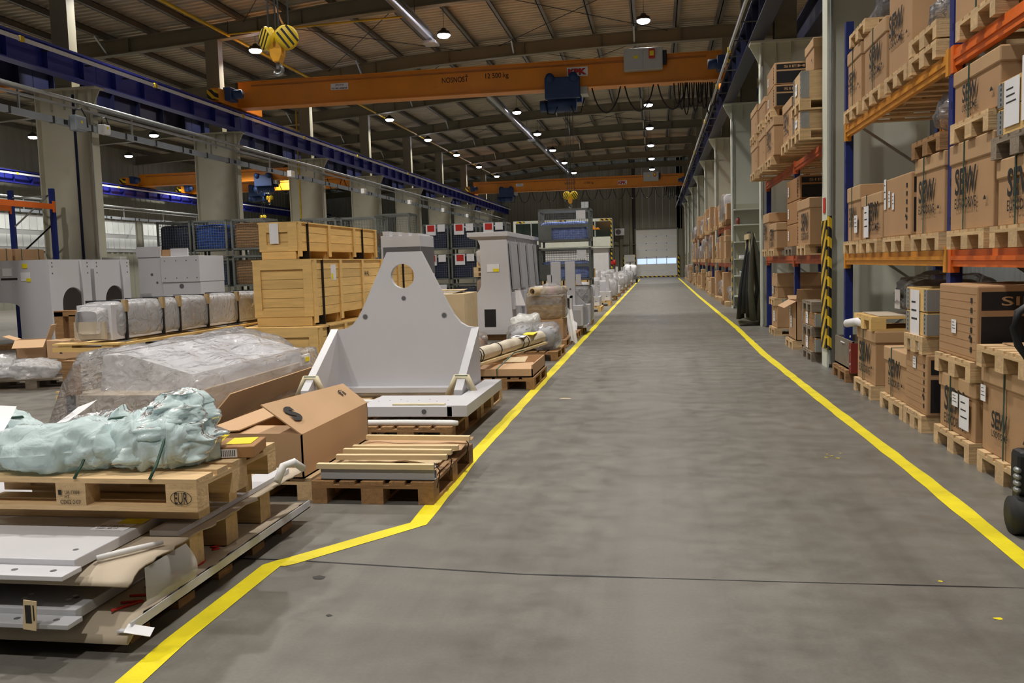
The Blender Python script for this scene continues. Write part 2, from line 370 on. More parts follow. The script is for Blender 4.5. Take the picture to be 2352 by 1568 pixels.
# added glowing strips standing in for light reflected by the left wall (two rows, seen between the columns)
nw = 0
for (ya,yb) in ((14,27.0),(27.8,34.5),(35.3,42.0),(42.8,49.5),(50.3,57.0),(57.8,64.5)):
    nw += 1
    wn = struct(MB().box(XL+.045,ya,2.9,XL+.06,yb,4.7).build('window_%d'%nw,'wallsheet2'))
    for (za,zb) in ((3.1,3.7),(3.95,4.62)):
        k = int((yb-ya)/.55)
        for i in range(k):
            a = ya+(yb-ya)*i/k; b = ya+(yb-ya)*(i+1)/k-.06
            MB().box(XL+.055,a,za,XL+.08,b,zb).build('pane','paleglow',wn)
# ---- roller door
d1 = struct(MB().box(DX0-.12,Y1-.1,0,DX0,Y1+.05,DZ+.1).box(DX1,Y1-.1,0,DX1+.12,Y1+.05,DZ+.1).box(DX0,Y1-.1,DZ,DX1,Y1+.05,DZ+.12).build('door_1','rafter'))
ph = DZ/7
for i in range(7):
    MB().box(DX0,Y1-.02,i*ph+.015,DX1,Y1+.04,(i+1)*ph-.015).build('door_panel','doorwhite',d1)
for i in range(4):
    a = DX0+.1+i*(DX1-DX0-.1)/4
    MB().box(a,Y1-.035,1.22,a+.8,Y1-.015,1.7).build('window_pane','winday',d1)
MB().box(DX0,Y1-.06,.02,DX1,Y1-.03,.14).build('hazard_strip','hazsmall_x',d1)
for x in (DX0-.14,DX1+.14): MB().box(x-.08,Y1-.16,0,x+.08,Y1-.11,2.0).build('hazard_strip','hazsmall_x',d1)
for zz in (2,3,4,5):
    for xx in (.25,.5,.75):
        MB().cbox((DX0+(DX1-DX0)*xx,Y1-.03,(zz+.98)*ph),(.07,.03,.07)).build('hinge','darksteel',d1)
# ---- ceiling: rafters, purlins, trapezoidal deck
YB = [-10.1,-2.6,4.9,12.4,19.9,27.4,34.9,42.4,49.9,57.4,64.9,72.4,79.9]
ce = None
deck_me = None
for i, y in enumerate(YB[:-1]):
    mb = MB(); pr = .3; n = int(7.5/pr); xs = [XL,-24,-18,-14,-9.5,-6,-2,2.5,8,XR]
    for k in range(n+1):
        for (u0,u1,e0,e1) in ((0,.12,0,0),(.12,.15,0,.06),(.15,.27,.06,.06),(.27,.3,.06,0)):
            ya, yb = y+k*pr+u0, y+k*pr+u1
            for xa, xb in zip(xs, xs[1:]):
                mb.quad((xa,ya,zr(xa)+.78+e0),(xb,ya,zr(xb)+.78+e0),(xb,yb,zr(xb)+.78+e1),(xa,yb,zr(xa)+.78+e1))
    o = mb.build('roof_deck','deck',ce)
    if ce is None: o.name = 'ceiling'; ce = struct(o)
def ibeam_arch(y):
    mb = MB(); xs = [XL+.1+k*(XR-XL-.2)/46 for k in range(47)]
    for xa, xb in zip(xs, xs[1:]):
        for (h0,h1,w_) in ((0,.03,.28),(.03,.47,.02),(.47,.5,.28)):
            vs = [(x,y+s*w_/2,zr(x)+h) for x in (xa,xb) for (s,h) in ((-1,h0),(1,h0),(1,h1),(-1,h1))]
            mb.add(vs, [(0,1,5,4),(1,2,6,5),(2,3,7,6),(3,0,4,7)])
    for x in (-20,-17,-12.5,-11,-8,-5,-2,1,5):
        for s in (-1,1): mb.box(x-.006,y+(.01 if s>0 else -.13),zr(x)+.03,x+.006,y+(.13 if s>0 else -.01),zr(x)+.47)
    return mb.build('rafter','rafter',ce)
for y in YB: ibeam_arch(y)
k = 0; x = XL+1
purlin_cache = None
while x < XR:
    z = zr(x)+.5
    MB().box(x-.015,Y0,z,x+.015,Y1,z+.24).box(x-.015,Y0,z,x+.12,Y1,z+.02).box(x-.1,Y0,z+.22,x+.015,Y1,z+.24).build('purlin','purlin',ce)
    x += 1.55; k += 1
# short knee struts rafter-to-purlin, visible as light bars
knee = None
for y in YB[4:11]:
    for x in (-17.8,-11.6,-5.4,-.75):
        xx = XL+1+1.55*round((x-XL-1)/1.55)
        z = zr(xx)
        MB().bar((xx,y,z+.03),(xx,y-.75,z+.55),.06,.05).build('knee_brace','galv',ce)
for (a,b) in ((4,5),(5,6),(6,7),(8,9)):
    for (xa,xb) in ((-13,-7.5),(-7.5,-13),(-6,0.5),(.5,-6)):
        MB().cyl((xa,YB[a],zr(xa)+.45),(xb,YB[b],zr(xb)+.45),.014,5).build('wind_brace','darksteel',ce)
# ---- round heating duct and yellow gas pipe under the roof
du = thing('ceiling_duct','dark metal heating duct running lengthwise under the roof','duct',(-7.2,16,8.85))
for i, (ya,yb) in enumerate(((14.5,28.9),(37,52.5),(54.5,78))):
    MB().cyl((-7.2,ya,8.95),(-7.2,yb,8.95),.14,14).build('duct_section','steel',du,True,True)
    MB().box(-7.42,yb-.4,8.72,-6.98,yb+.2,8.8).build('burner_box','galv',du,world=True)
    MB().box(-7.5,ya,9.1,-7.1,yb-.5,9.13).build('reflector','galv',du,world=True)
    for yy in (ya+2,yb-2): MB().cyl((-7.2,yy,9.05),(-7.2,yy,zr(-7.2)+.7),.01,5).build('hanger_rod','darksteel',du,world=True)
gp = thing('gas_pipe','thin yellow gas pipe running under the roof above the left crane rail','pipe',(-13.45,40,9.06))
MB().cyl((-13.45,14,9.06),(-13.45,79,9.06),.05,8).build('pipe_run','pipeyel',gp,True,True)
for yy in (20,27.2,35,42,50): MB().cyl((-13.45,yy,9.06),(-13.45,yy,zr(-13.45)+.5),.012,5).build('pipe_hanger','darksteel',gp,world=True)
MB().cyl((-13.45,27.1,9.06),(-7.5,27.1,9.2),.03,6).build('branch_pipe','pipeyel',gp,True,True)
# ================================================================== COLUMNS
ordn = ['nearest','second','third','fourth','fifth','sixth','seventh','eighth','ninth','tenth','eleventh']
def column(x0, x1, xs0, xs1, y, m, label, side, first=False):
    """deep H column below the crane rail (web along x), slim post above"""
    t = thing('steel_column', label, 'column', ((x0+x1)/2,y,0))
    b = MB().box(x0,y-.02,0,x1,y+.02,6.0)
    b.build('web', m, t, world=True)
    for x in (x0,x1): MB().box(x-.015,y-.17,0,x+.015,y+.17,6.0).build('flange', m, t, world=True)
    tip = x0-.22 if side == 'R' else x1+.22
    a, c = (tip,x1) if side == 'R' else (x0,tip)
    MB().box(a,y-.2,6.0,c,y+.2,6.04).build('cap_plate', m, t, world=True)
    base = x0 if side == 'R' else x1
    gs = MB().prism([(base,5.55),(tip,5.96),(tip,6.0),(base,6.0)],y-.015,y+.015)
    gs.build('gusset', m, t, world=True, fix=True)
    for k in range(2 if side=='R' else 3):
        xx = x0+(x1-x0)*(k+1)/4
        MB().box(xx-.008,y-.13,5.55,xx+.008,y-.02,6.0).build('stiffener', m, t, world=True)
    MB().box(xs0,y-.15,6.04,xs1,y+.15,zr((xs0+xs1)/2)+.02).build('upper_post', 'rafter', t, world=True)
    MB().cyl((x0+.03 if side=='R' else x1+.06,y-.2,0.05),(x0+.03 if side=='R' else x1+.06,y-.2,5.5),.018,6).build('conduit','galv',t,world=True)
    return t
for i, y in enumerate(YB[3:12]):
    t = column(2.22,3.45,2.5,2.95,y,'colwhite','%s steel column on the right of the aisle, counting from the camera'%ordn[i],'R')
    if i == 0:
        MB().box(2.19,y-.2,.25,2.205,y+.15,1.95).build('hazard_strip','hazard_y',t,world=True)
        MB().box(2.205,y-.32,.25,2.24,y-.19,2.0).build('hazard_strip','hazard_x',t,world=True)
        MB().box(2.195,y-.1,2.05,2.2,y+.05,2.25).build('red_sign','red',t,world=True)
    elif i > 1:
        MB().box(2.19,y-.2,.1,2.205,y-.1,2.0).build('hazard_strip','hazard_y',t,world=True)
for i, y in enumerate(YB[4:12]):
    t = column(-14.85,-13.45,-14.3,-13.85,y,'colgrey','%s grey steel column of the row left of the aisle, counting from the camera'%ordn[i],'L')
    if i == 0: MB().box(-13.95,y-.06,0,-13.9,y-.02,5.9).build('cable_strip','navy',t,world=True)
    if i == 2: MB().cyl((-14.45,y-.08,0),(-14.45,y-.08,8),.03,6).build('gas_riser','pipeyel',t,world=True)
for i, y in enumerate(YB[5:12:2]):
    t = thing('wall_post', 'grey wall post on the left wall, %s from the camera'%ordn[i], 'column', (-30.8,y,0))
    MB().box(-31.1,y-.2,0,-30.6,y+.2,8.4).build('web','rafter',t,world=True)
    MB().box(-30.6,y-.15,0,-30.57,y+.15,6).build('flange','white',t,world=True)
# recessed tool shelves between the flanges of the third column
sh = thing('wall_shelf_unit','pale shelf unit fixed to the third right column, small items on it','shelf',(2.8,27.2,0))
for z in (.35,.95,1.45,1.95,2.45,2.9): MB().box(2.25,26.85,z,3.4,27.38,z+.03).build('shelf_board','colwhite',sh,world=True)
MB().box(2.25,27.35,.1,3.4,27.37,3.1).build('back_panel','colgrey',sh,world=True)
for (n_,c_,m_,d_,lb) in (('box',(2.75,27.0,1.041),'paper',(.4,.2,.12),'white flat box on the column shelf'),('can',(2.45,27.05,1.051),'galv',(.12,.12,.14),'small grey can on the column shelf'),('paper_bundle',(2.7,27.05,1.531),'paper',(.6,.25,.1),'bundle of white papers on the column shelf'),('red_can',(2.36,27.0,2.571),'boxred',(.1,.1,.18),'small dark red can on the upper column shelf')):
    o = thing(n_,lb,n_.replace('_',' '),(c_[0],c_[1],c_[2]-d_[2]/2))
    if 'can' in n_:
        MB().cyl((0,0,0),(0,0,d_[2]),d_[0]/2,12).build('body',m_,o,True); MB().cyl((0,0,d_[2]),(0,0,d_[2]+.02),d_[0]/3,10).build('cap','darksteel',o)
    else:
        MB().box(-d_[0]/2,-d_[1]/2,0,d_[0]/2,d_[1]/2,d_[2]).build('body',m_,o,bevel=.01); MB().box(-d_[0]/4,-d_[1]/2-.002,.02,d_[0]/6,-d_[1]/2,d_[2]*.7).build('print','red',o)
# ================================================================== CRANE RUNWAYS
def runway(xc, label, face, m, stripz=True, both=True, ya=2, yb=79.5):
    t = thing('crane_runway', label, 'crane rail', (xc,(ya+yb)/2,6.04))
    for i in range(len(YB)-1):
        a, b = max(YB[i],ya), min(YB[i+1],yb)
        if b <= a: continue
        MB().box(xc-.15,a+.01,6.04,xc+.15,b-.01,6.07).box(xc-.012,a+.01,6.07,xc+.012,b-.01,6.6).box(xc-.17,a+.01,6.6,xc+.17,b-.01,6.64).build('beam',m,t,world=True)
        k = 0; y = a+.6
        while y < b:
            MB().box(xc-.14,y-.008,6.07,xc+.14,y+.008,6.6).build('stiffener',m,t,world=True); y += 1.25
    MB().box(xc-.03,ya,6.64,xc+.03,yb,6.7).build('rail','darksteel',t,world=True)
    xs = xc+face*.3
    MB().box(xs-.02,ya,6.42,xs+.02,yb,6.5).build('conductor_bar','white',t,world=True)
    y = ya+1
    while y < yb:
        MB().box(min(xs,xc),y-.02,6.44,max(xs,xc),y+.02,6.47).build('bracket','darksteel',t,world=True)
        y += 1.5
    for y in (12.2,17,22,27,32,38,46): MB().box(xs-.03,y-.06,6.41,xs+.03,y+.06,6.52).build('joint_cover','hazyel',t,world=True)
    return t
runway(-13.3,'blue crane runway beam with bright conductor bar on the left columns',1,'blueweb')
runway(-15.0,'dark blue runway beam of the neighbouring hall behind the left columns',-1,'navy',ya=12)
runway(-30.1,'blue crane runway beam along the far left wall',1,'blueweb',ya=20)
# right runway: darker beam with its conductor bar hanging lower on arms
rt = thing('crane_runway','dark navy crane runway beam above the right columns','crane rail',(2.1,40,6.04))
for i in range(len(YB)-1):
    a, b = max(YB[i],2), min(YB[i+1],79.5)
    if b <= a: continue
    MB().box(1.98,a+.01,6.04,2.28,b-.01,6.07).box(2.118,a+.01,6.07,2.142,b-.01,6.65).box(1.96,a+.01,6.65,2.3,b-.01,6.69).build('beam','navy',rt,world=True)
    y = a+.6
    while y < b: MB().box(1.99,y-.008,6.07,2.27,y+.008,6.65).build('stiffener','navy',rt,world=True); y += 1.25
MB().box(2.1,2,6.69,2.16,79.5,6.7).build('rail','darksteel',rt,world=True)
MB().box(1.6,3,6.0,1.64,78,6.08).build('conductor_bar','galv',rt,world=True)
y = 3.3
while y < 78: MB().box(1.6,y-.015,6.08,2.1,y+.015,6.1).build('arm','darksteel',rt,world=True); y += 1.5
for y in (9,15.6,20.4,24.5,30.5,39): MB().box(1.585,y-.05,5.99,1.655,y+.05,6.1).build('joint_cover','hazyel',rt,world=True)
rt2 = thing('crane_runway','dark runway beam of the hall behind the right columns','crane rail',(3.25,30,6.04))
MB().box(3.1,5,6.04,3.4,79,6.08).box(3.24,5,6.08,3.26,79,6.65).box(3.1,5,6.65,3.4,79,6.69).build('beam','navy',rt2,world=True)
# ================================================================== BUSBARS
def busbar(x, za, zt, label, lab2, ya, yb, seg=1.35, step=None):
    t = thing('busbar_trunking', label, 'busbar', (x,(ya+yb)/2,za))
    me = MB().box(-.045,0,-.07,.045,seg-.07,.07).mesh('segment','busgrey'); mj = MB().box(-.05,0,-.078,.05,.07,.078).mesh('joint','darksteel')
    n = int((yb-ya)/seg)
    for i in range(n):
        link('segment',me,t,(0,ya+i*seg-(ya+yb)/2,0)); link('joint',mj,t,(0,ya+i*seg+seg-.07-(ya+yb)/2,0))
    for i in range(0,n,3):
        yy = ya+i*seg+.3
        MB().box(x-.02,yy-.02,za+.07,x+.02,yy+.02,zt).build('hanger','galv',t,world=True)
    mt = MB().box(-.005,0,-.05,.05,.12,.05).mesh('outlet','black')
    for i in range(1,n,2): link('outlet',mt,t,(.01,ya+i*seg-(ya+yb)/2+.3,0))
    p = thing('conduit_pair', lab2, 'pipe', (x,(ya+yb)/2,zt))
    MB().cyl((x,ya,zt+.08),(x,yb,zt+.08),.05,8).build('pipe_run','galv',p,True,True)
    MB().box(x-.04,ya,zt-.1,x+.04,yb,zt-.06).build('cable_channel','galv',p,world=True)
    for y in YB:
        if ya < y < yb: MB().bar((x,y,zt-.06),(x-.32 if x>-20 else x-.64,y,zt-.06),.05).build('bracket','galv',p,world=True)
    return t
bu = busbar(-13.1,4.96,5.42,'long grey busbar trunking hung along the left columns','twin pipes above the busbar along the left columns',8.5,78)
busbar(-29.9,4.75,5.3,'grey busbar trunking on the far left wall','pipe line above the busbar on the far left wall',30,76)
for (px,py,s,m_,yy,lb) in ((176,284,.34,'busgrey',18.35,'grey junction box on the busbar at the nearest left column'),(236,298,.22,'white',19.4,'white tap-off box beside the grey junction box on the busbar')):
    p = onx(px,py,-13.0); b = thing('junction_box',lb,'electrical box',(-12.98,p.y,p.z-s/2))
    MB().box(-.08,-s*.55,0,.1,s*.55,s).build('body',m_,b,bevel=.012)
    MB().box(.1,-s*.5,.03,.115,s*.5,s-.03).build('cover',m_,b,bevel=.006)
    MB().box(.115,-.03,s*.5,.118,.03,s*.5+.06).build('warning_label','yellow',b)
    MB().tube([(0,-s*.3,s),(0,-s*.1,s+.15),(0,s*.5,s+.2),(0,s*.9,s+.05),(0,s*1.1,s*.4)],.018,6).build('cable','black',b,True)
for iq, py_y in enumerate((30.5,38.5,46,53.5,60.5)):
    b = thing('tap_off_box','white tap-off box on the left busbar, %s beyond the nearest column'%ordn[iq].replace('nearest','first'),'electrical box',(-12.98,py_y,4.86))
    MB().box(-.06,-.16,0,.1,.16,.22).build('body','white',b,bevel=.01); MB().box(.1,-.04,.08,.103,.04,.14).build('warning_label','yellow',b)
# ================================================================== LAMPS
def lamp(x, y, z, label, group, power=1.0):
    t = thing('high_bay_lamp', label, 'lamp', (x,y,z), 0, group)
    if 'm' not in LM:
        LM['m'] = (MB().lathe([(.0,.2),(.07,.2),(.1,.14),(.19,.1),(.215,.04),(.215,0),(.2,-.005)],n=20).mesh('housing','darksteel',True),
                   MB().lathe([(.205,-.004),(.2,-.04),(.15,-.085),(.08,-.1),(0,-.105)],n=20).mesh('lens','lampglow',True))
    link('housing',LM['m'][0],t); link('lens',LM['m'][1],t)
    MB().cyl((0,0,.2),(0,0,zr(x)+.83-z),.008,5).build('suspension_cord','darksteel',t)
    ld = bpy.data.lights.new('lamp_light','AREA'); ld.shape = 'DISK'; ld.size = .4; ld.energy = LAMP_W*power; ld.color = (1,.95,.87); ld.spread = math.radians(135)
    lo = link('lamp_light',ld,t,(0,0,-.115))
LM = {}
for k in range(11):
    y = -1.6+7.5*k
    for j, x in enumerate((-13.1,-6.66,-.32)):
        if y > 30 or j: lamp(x,y,8.9,'round white high-bay lamp, %s from the camera in the %s ceiling row'%(ordn[k],('left','middle','right')[j]),'ceiling lamps of the main hall')
        else: lamp(x,y,8.85,'round white high-bay lamp, %s from the camera in the left ceiling row'%ordn[k],'ceiling lamps of the main hall')
for k in range(7):
    for j, x in enumerate((-23.1,-28.3)):
        y = (38.7 if j == 0 else 44.8)-22.5+7.5*k+ (0 if j==0 else -7.5)
        lamp(x,y,8.0,'small round lamp, %s from the camera in the %s row of the left hall'%(ordn[k],('inner','outer')[j]),'ceiling lamps of the left hall')
for k in range(4): lamp(8.5,4+12*k,9.0,'round lamp, %s from the camera in the right hall'%ordn[k],'ceiling lamps of the right hall',.8)
# ================================================================== CRANES
def hook_block(t, x, y, z, s=1.0, ztop=6.6, yaw=0):
    """twin-sheave yellow hook block, z = height of the hook tip"""
    hb = link('hook_block', None, t, Vector((x,y,z))-ORI[t.name]); 
    body = MB().prism([(-.12*s,.62*s),(.12*s,.62*s),(.1*s,.3*s),(.05*s,.2*s),(-.05*s,.2*s),(-.1*s,.3*s)],-.09*s,.09*s,'y')
    bo = body.build('hook_block_body','yellowhook',t,bevel=.01*s); bo.location = Vector((x,y,z))-ORI[t.name]
    bpy.data.objects.remove(hb)
    off = Vector((x,y,z))-ORI[t.name]
    for sg in (-1,1):
        mb = MB(); r = .2*s
        mb.lathe([(0,-.07*s),(r*.8,-.07*s),(r,-.045*s),(r*.9,0),(r,.045*s),(r*.8,.07*s),(0,.07*s)],n=22,ax='x')
        o = mb.build('sheave_cover','hazyel',t,True); o.location = off+Vector((sg*.17*s,0,.6*s)); o.rotation_euler = (0,0,sg*-.9)
        for q in (-.1,0,.1):          # black stripes on the cover
            h = math.sqrt(max(.01,(r*.8)**2-(q*s)**2))
            st = MB().box(sg*.071*s,q*s-.018*s,-h,sg*.074*s,q*s+.018*s,h).build('black_stripe','black',o); st.rotation_euler = (.7,0,0)
    MB().cyl((0,0,.1*s),(0,0,.25*s),.035*s,10).build('shank','steel',t,True).location = off
    pts = []
    for k in range(15):
        a = -PI*.5+PI*1.45*k/14 if False else PI*.55-PI*1.5*k/14
        pts.append((.075*s*math.cos(a),0,-.0*s+.02*s+.075*s*math.sin(a)))
    MB().tube([(0,0,.14*s)]+pts,[.03*s]*4+[.034*s]*8+[.026*s]*3+[.012*s],8).build('hook','steel',t,True).location = off+Vector((0,0,.06*s))
    for (dx,dy) in ((-.14,0),(-.05,.05),(.06,-.03),(.2,.02)):
        MB().cyl((x+dx*s,y+dy,z+.65*s),(x+dx*s*1.0,y+dy,ztop),.009,5).build('rope','darksteel',t,world=True)
def crane(y, xa, xb, label, hx, hz, marks, z0=6.72, z1=7.52, hooks=1.0, festoon=True, wz=6.7):
    t = thing('overhead_crane', label, 'crane', ((xa+xb)/2,y,z0))
    g = MB().box(xa+.15,y-.2,z0+.03,xb-.15,y+.2,z1).box(xa+.1,y-.27,z0,xb-.1,y+.27,z0+.03).box(xa+.15,y-.24,z1,xb-.15,y+.24,z1+.03)
    g.build('girder','craneo',t,world=True)
    MB().box(xa+.6,y-.24,z1-.13,xb-.6,y-.2,z1-.09).build('conduit','cranedk',t,world=True)
    for x in (xa,xb):
        e = MB().box(x-.14,y-1.5,z0+.0,x+.14,y+1.5,z0+.42).build('end_carriage','craneo',t,world=True,bevel=.01)
        for dy in (-1.25,1.25): MB().cyl((x-.06,y+dy,wz+.16),(x+.06,y+dy,wz+.16),.16,16).build('wheel','darksteel',t,True,True)
        MB().box(x-.12,y-1.75,z0+.05,x+.12,y-1.5,z0+.32).build('buffer_plate','hazard_x',t,world=True)
        sgn = 1 if x == xa else -1
        MB().cyl((x+sgn*.14,y-.9,z0+.3),(x+sgn*.6,y-.9,z0+.3),.14,14).build('travel_motor','hoistblue',t,True,True)
        MB().box(x+sgn*.1,y-1.15,z0+.1,x+sgn*.35,y-.65,z0+.5).build('gearbox','hoistblue',t,world=True,bevel=.02)
    # hoist trolley below the girder
    MB().box(hx-.55,y-.5,z0-.32,hx+.5,y-.3,z0+.3).build('trolley_plate','hoistblue',t,world=True,bevel=.015)
    MB().box(hx-.55,y+.3,z0-.32,hx+.5,y+.5,z0+.3).build('trolley_plate','hoistblue',t,world=True,bevel=.015)
    for dx in (-.38,.32):
        MB().cyl((hx+dx,y-.6,z0+.28),(hx+dx,y-.22,z0+.28),.13,14).build('trolley_wheel','hoistblue',t,True,True)
    MB().cyl((hx-.5,y,z0-.42),(hx+.35,y,z0-.42),.24,18).build('rope_drum','hoistblue',t,True,True)
    MB().cyl((hx-.75,y,z0-.45),(hx-.5,y,z0-.45),.17,14).build('hoist_motor','hoistblue',t,True,True)
    MB().box(hx+.5,y-.3,z0-.2,hx+.72,y+.2,z0+.02).build('control_box','cabgrey',t,world=True,bevel=.01)
    for sg in (-1,1):
        MB().tube([(hx+sg*.2,y-.2,z0-.5),(hx+sg*.3,y-.25,z0-.75),(hx+sg*.5,y-.2,z0-.72),(hx+sg*.6,y-.15,z0-.3)],.02,6).build('hose','black',t,True,True)
    if hz is not None: hook_block(t,hx+.1,y,hz,hooks*.64,z0-.45)
    if festoon:
        xx = hx+.85; k = 0
        while xx < xb-1.6:
            wd = .85; dp = .75
            MB().tube([(xx+wd*u,y-.3,z0-.05-dp*math.sin(PI*u)**.7) for u in [i/10 for i in range(11)]],.022,5).build('festoon_cable','black',t,True,True); xx += wd+.12; k += 1
        for k in range(9):
            u = xb-1.55+.13*k; dp = .6+.08*((k*7)%5)
            MB().tube([(u+.2*v,y-.3+.02*k,z0-.05-dp*math.sin(PI*v)**.5) for v in [i/10 for i in range(11)]],.02,5).build('festoon_cable','black',t,True,True)
    yf = y-.204
    if marks:
        def at(px, py): p = ony(px,py,yf); return Vector((p.x,yf-.004,p.z))-ORI[t.name]
        def span(x0,x1,yy): return (ony(x1,yy,yf)-ony(x0,yy,yf)).length
        (a,b,c_,d_) = marks['nos']; text('NOSNOSŤ',span(a,b,(c_+d_)/2),.22,'ink',t,at((a+b)/2,(c_+d_)/2),bold=.005)
        (a,b,c_,d_) = marks['kg']; text('12 500 kg',span(a,b,(c_+d_)/2),.2,'ink',t,at((a+b)/2,(c_+d_)/2),bold=.005)
        (a,b,c_,d_) = marks['kpk']; p = at((a+b)/2,(c_+d_)/2); wd = span(a,b,c_); ht = .27
        sg = MB().box(-wd/2,-.012,-ht/2,wd/2,0,ht/2).build('maker_sign','paper',t); sg.location = p
        text('KPK',wd*.9,ht*.72,'ink',sg,(0,-.014,-.004),bold=.075); text('KPK',wd*.86,ht*.64,'red',sg,(0,-.017,0),bold=.045)
        (a,b,c_,d_) = marks['plate']; p = at((a+b)/2,(c_+d_)/2); wd = span(a,b,c_); ht = .2
        sg = MB().box(-wd/2,-.012,-ht/2,wd/2,0,ht/2).build('warning_plate','paper',t); sg.location = p
        text('ZÁKAZ JE',wd*.5,.06,'ink',sg,(0,-.015,.045),bold=.02); text('POD TÍMTO BŘEMENEM',wd*.88,.06,'ink',sg,(0,-.015,-.05),bold=.02)
        (a,b,c_,d_) = marks['cab']; p0 = ony(a,d_,y-.5); p1 = ony(b,c_,y-.5)
        cb = MB().box(p0.x,y-.52,z0+.35,p1.x,y-.24,z0+.98).build('switch_cabinet','cabgrey',t,world=True,bevel=.015)
        o = Vector((0,0,0)); xm = (p0.x+p1.x)/2; T = ORI[t.name]
        for (xa_,xb_) in ((p0.x+.02,xm-.01),(xm+.01,p1.x-.02)):
            MB().box(xa_-T.x,y-.535-T.y,z0+.37-T.z,xb_-T.x,y-.52-T.y,z0+.96-T.z).build('cabinet_door','cabgrey',cb,bevel=.006)
        MB().box(xm+.16-T.x,y-.6-T.y,z0+.65-T.z,xm+.34-T.x,y-.535-T.y,z0+.92-T.z).build('radio_receiver','red',cb,bevel=.02)
        MB().box(xm+.19-T.x,y-.61-T.y,z0+.72-T.z,xm+.31-T.x,y-.6-T.y,z0+.86-T.z).build('receiver_label','yellow',cb)
        MB().box(p0.x+.28-T.x,y-.545-T.y,z0+.68-T.z,p0.x+.42-T.x,y-.535-T.y,z0+.76-T.z).build('warning_label','yellow',cb)
        MB().box(p1.x-T.x,y-.45-T.y,z0+.5-T.z,p1.x+.12-T.x,y-.28-T.y,z0+.9-T.z).build('cable_gland','black',cb,bevel=.02)
    return t
h1 = ony(1300,240,27.3); k1 = ony(1300,478,27.3)
crane(27.3,-13.3,2.1,'large orange overhead crane with blue hoist and lettering NOSNOST, nearest across the hall',ony(1297,220,27.3).x,k1.z,
  dict(nos=(1015,1075,173,189),kg=(1115,1168,167,183),kpk=(1302,1350,153,176),plate=(760,800,190,207),cab=(1433,1522,113,165)))
crane(64,-13.3,2.1,'orange overhead crane at the far end of the hall',ony(1166,440,64).x,None,
  dict(nos=(1297,1322,416,424),kg=(1341,1363,416,424),kpk=(1419,1440,415,423),plate=(1185,1202,421,429),cab=(1478,1513,404,421)))
hn = ony(640,172,9.2)
crane(9.2,-13.3,2.1,'overhead crane above the camera whose yellow hook block hangs into view',hn.x-.1,hn.z,None,hooks=1.0,festoon=False)
crane(48.5,-30.1,-15.0,'orange crane of the left hall, the nearer of two',ony(612,400,48.5).x,ony(612,470,48.5).z,None,z0=6.7,z1=7.35,festoon=True)
crane(54.5,-30.1,-15.0,'orange crane of the left hall, the farther of two',ony(597,440,54.5).x,ony(601,512,54.5).z,None,z0=6.7,z1=7.35,festoon=False)
crane(22.4,-30.1,-15.0,'orange crane of the left hall nearest the camera, its end showing past a column',-22.0,None,None,z0=6.7,z1=7.35,festoon=False)
# ================================================================== RACKS
def rack_upright(t, x, y, h, d=1.05, braces=True, m='blue'):
    for xx in (x,x+d):
        MB().box(xx,y-.05,0,xx+.09,y+.05,h).build('upright',m,t,world=True)
        MB().box(xx-.03,y-.08,0,xx+.12,y+.08,.012).build('foot_plate','darksteel',t,world=True)
    if braces:
        z = .25; k = 0
        while z+.75 < h:
            a = (x+.09,z) if k%2==0 else (x+d,z); b = (x+d,z+.7) if k%2==0 else (x+.09,z+.7)
            MB().bar((a[0],y,a[1]),(b[0],y,b[1]),.03).build('brace','galv',t,world=True); z += .72; k += 1
    for k in range(int(h/.3)):
        MB().box(x-.002,y-.035,.2+k*.3,x+.001,y-.022,.26+k*.3).build('slot','black',t,world=True)
def rack_beam(t, x, ya, yb, z, m, d=1.05, h=.13):
    for xx in (x-.0,x+d+.04):
        MB().box(xx,ya,z-h,xx+.05,yb,z).box(xx-.012,ya,z-h*.62,xx+.002,yb,z-h*.38).build('beam',m,t,world=True)
        for yy in (ya,yb): MB().box(xx-.014,yy-.035,z-h-.05,xx+.055,yy+.035,z+.03).build('beam_connector',m,t,world=True)
XF = 2.3
ra = thing('pallet_rack','near pallet rack with blue uprights, bright orange and ochre beams','rack',(2.8,7.5,0))
for y in (3.6,7.58,11.58): rack_upright(ra,XF,y,4.3)
for z, m1, m2 in ((1.5,'orange','orangeyel'),(3.05,'orange','orangeyel')):
    rack_beam(ra,XF,3.66,7.52,z,m1); rack_beam(ra,XF,7.64,11.52,z,m2)
rb_ = thing('pallet_rack','pallet rack with rusty orange beams beyond the hazard-striped column','rack',(2.8,16.5,0))
for y in (12.95,15.7,19.55): rack_upright(rb_,XF,y,3.65 if y < 13 else 3.04)
for z in (1.5,3.05): rack_beam(rb_,XF,13.0,15.64,z,'orangeold'); rack_beam(rb_,XF,15.76,19.49,z,'orangeold')
o = MB().box(2.285,12.9,.2,2.297,13.0,1.95).build('hazard_strip','hazard_y',rb_,world=True)
for i, (a,b) in enumerate(((28.0,34.5),(35.5,42.0),(43.0,49.5),(50.5,57.0))):
    rt_ = thing('pallet_rack','pallet rack in the far right row, %s section beyond the shelf column'%['first','second','third','fourth'][i],'rack',(2.8,(a+b)/2,0))
    for y in (a,(a+b)/2,b): rack_upright(rt_,XF,y,3.2,braces=(i==0))
    for z in (1.35,2.55): rack_beam(rt_,XF,a+.06,(a+b)/2-.06,z,'orangeold'); rack_beam(rt_,XF,(a+b)/2+.06,b-.06,z,'orangeold')
# racks in the next aisle to the right, seen under the near rack
rc = thing('pallet_rack','pallet rack full of cartons in the next aisle, seen under the near rack','rack',(8.6,12,0))
for y in (6,9.5,13,16.5,20): rack_upright(rc,8,y,4,braces=False)
for z in (1.35,2.7):
    for a,b in ((6,9.5),(9.5,13),(13,16.5),(16.5,20)): rack_beam(rc,8,a+.06,b-.06,z,'orange')
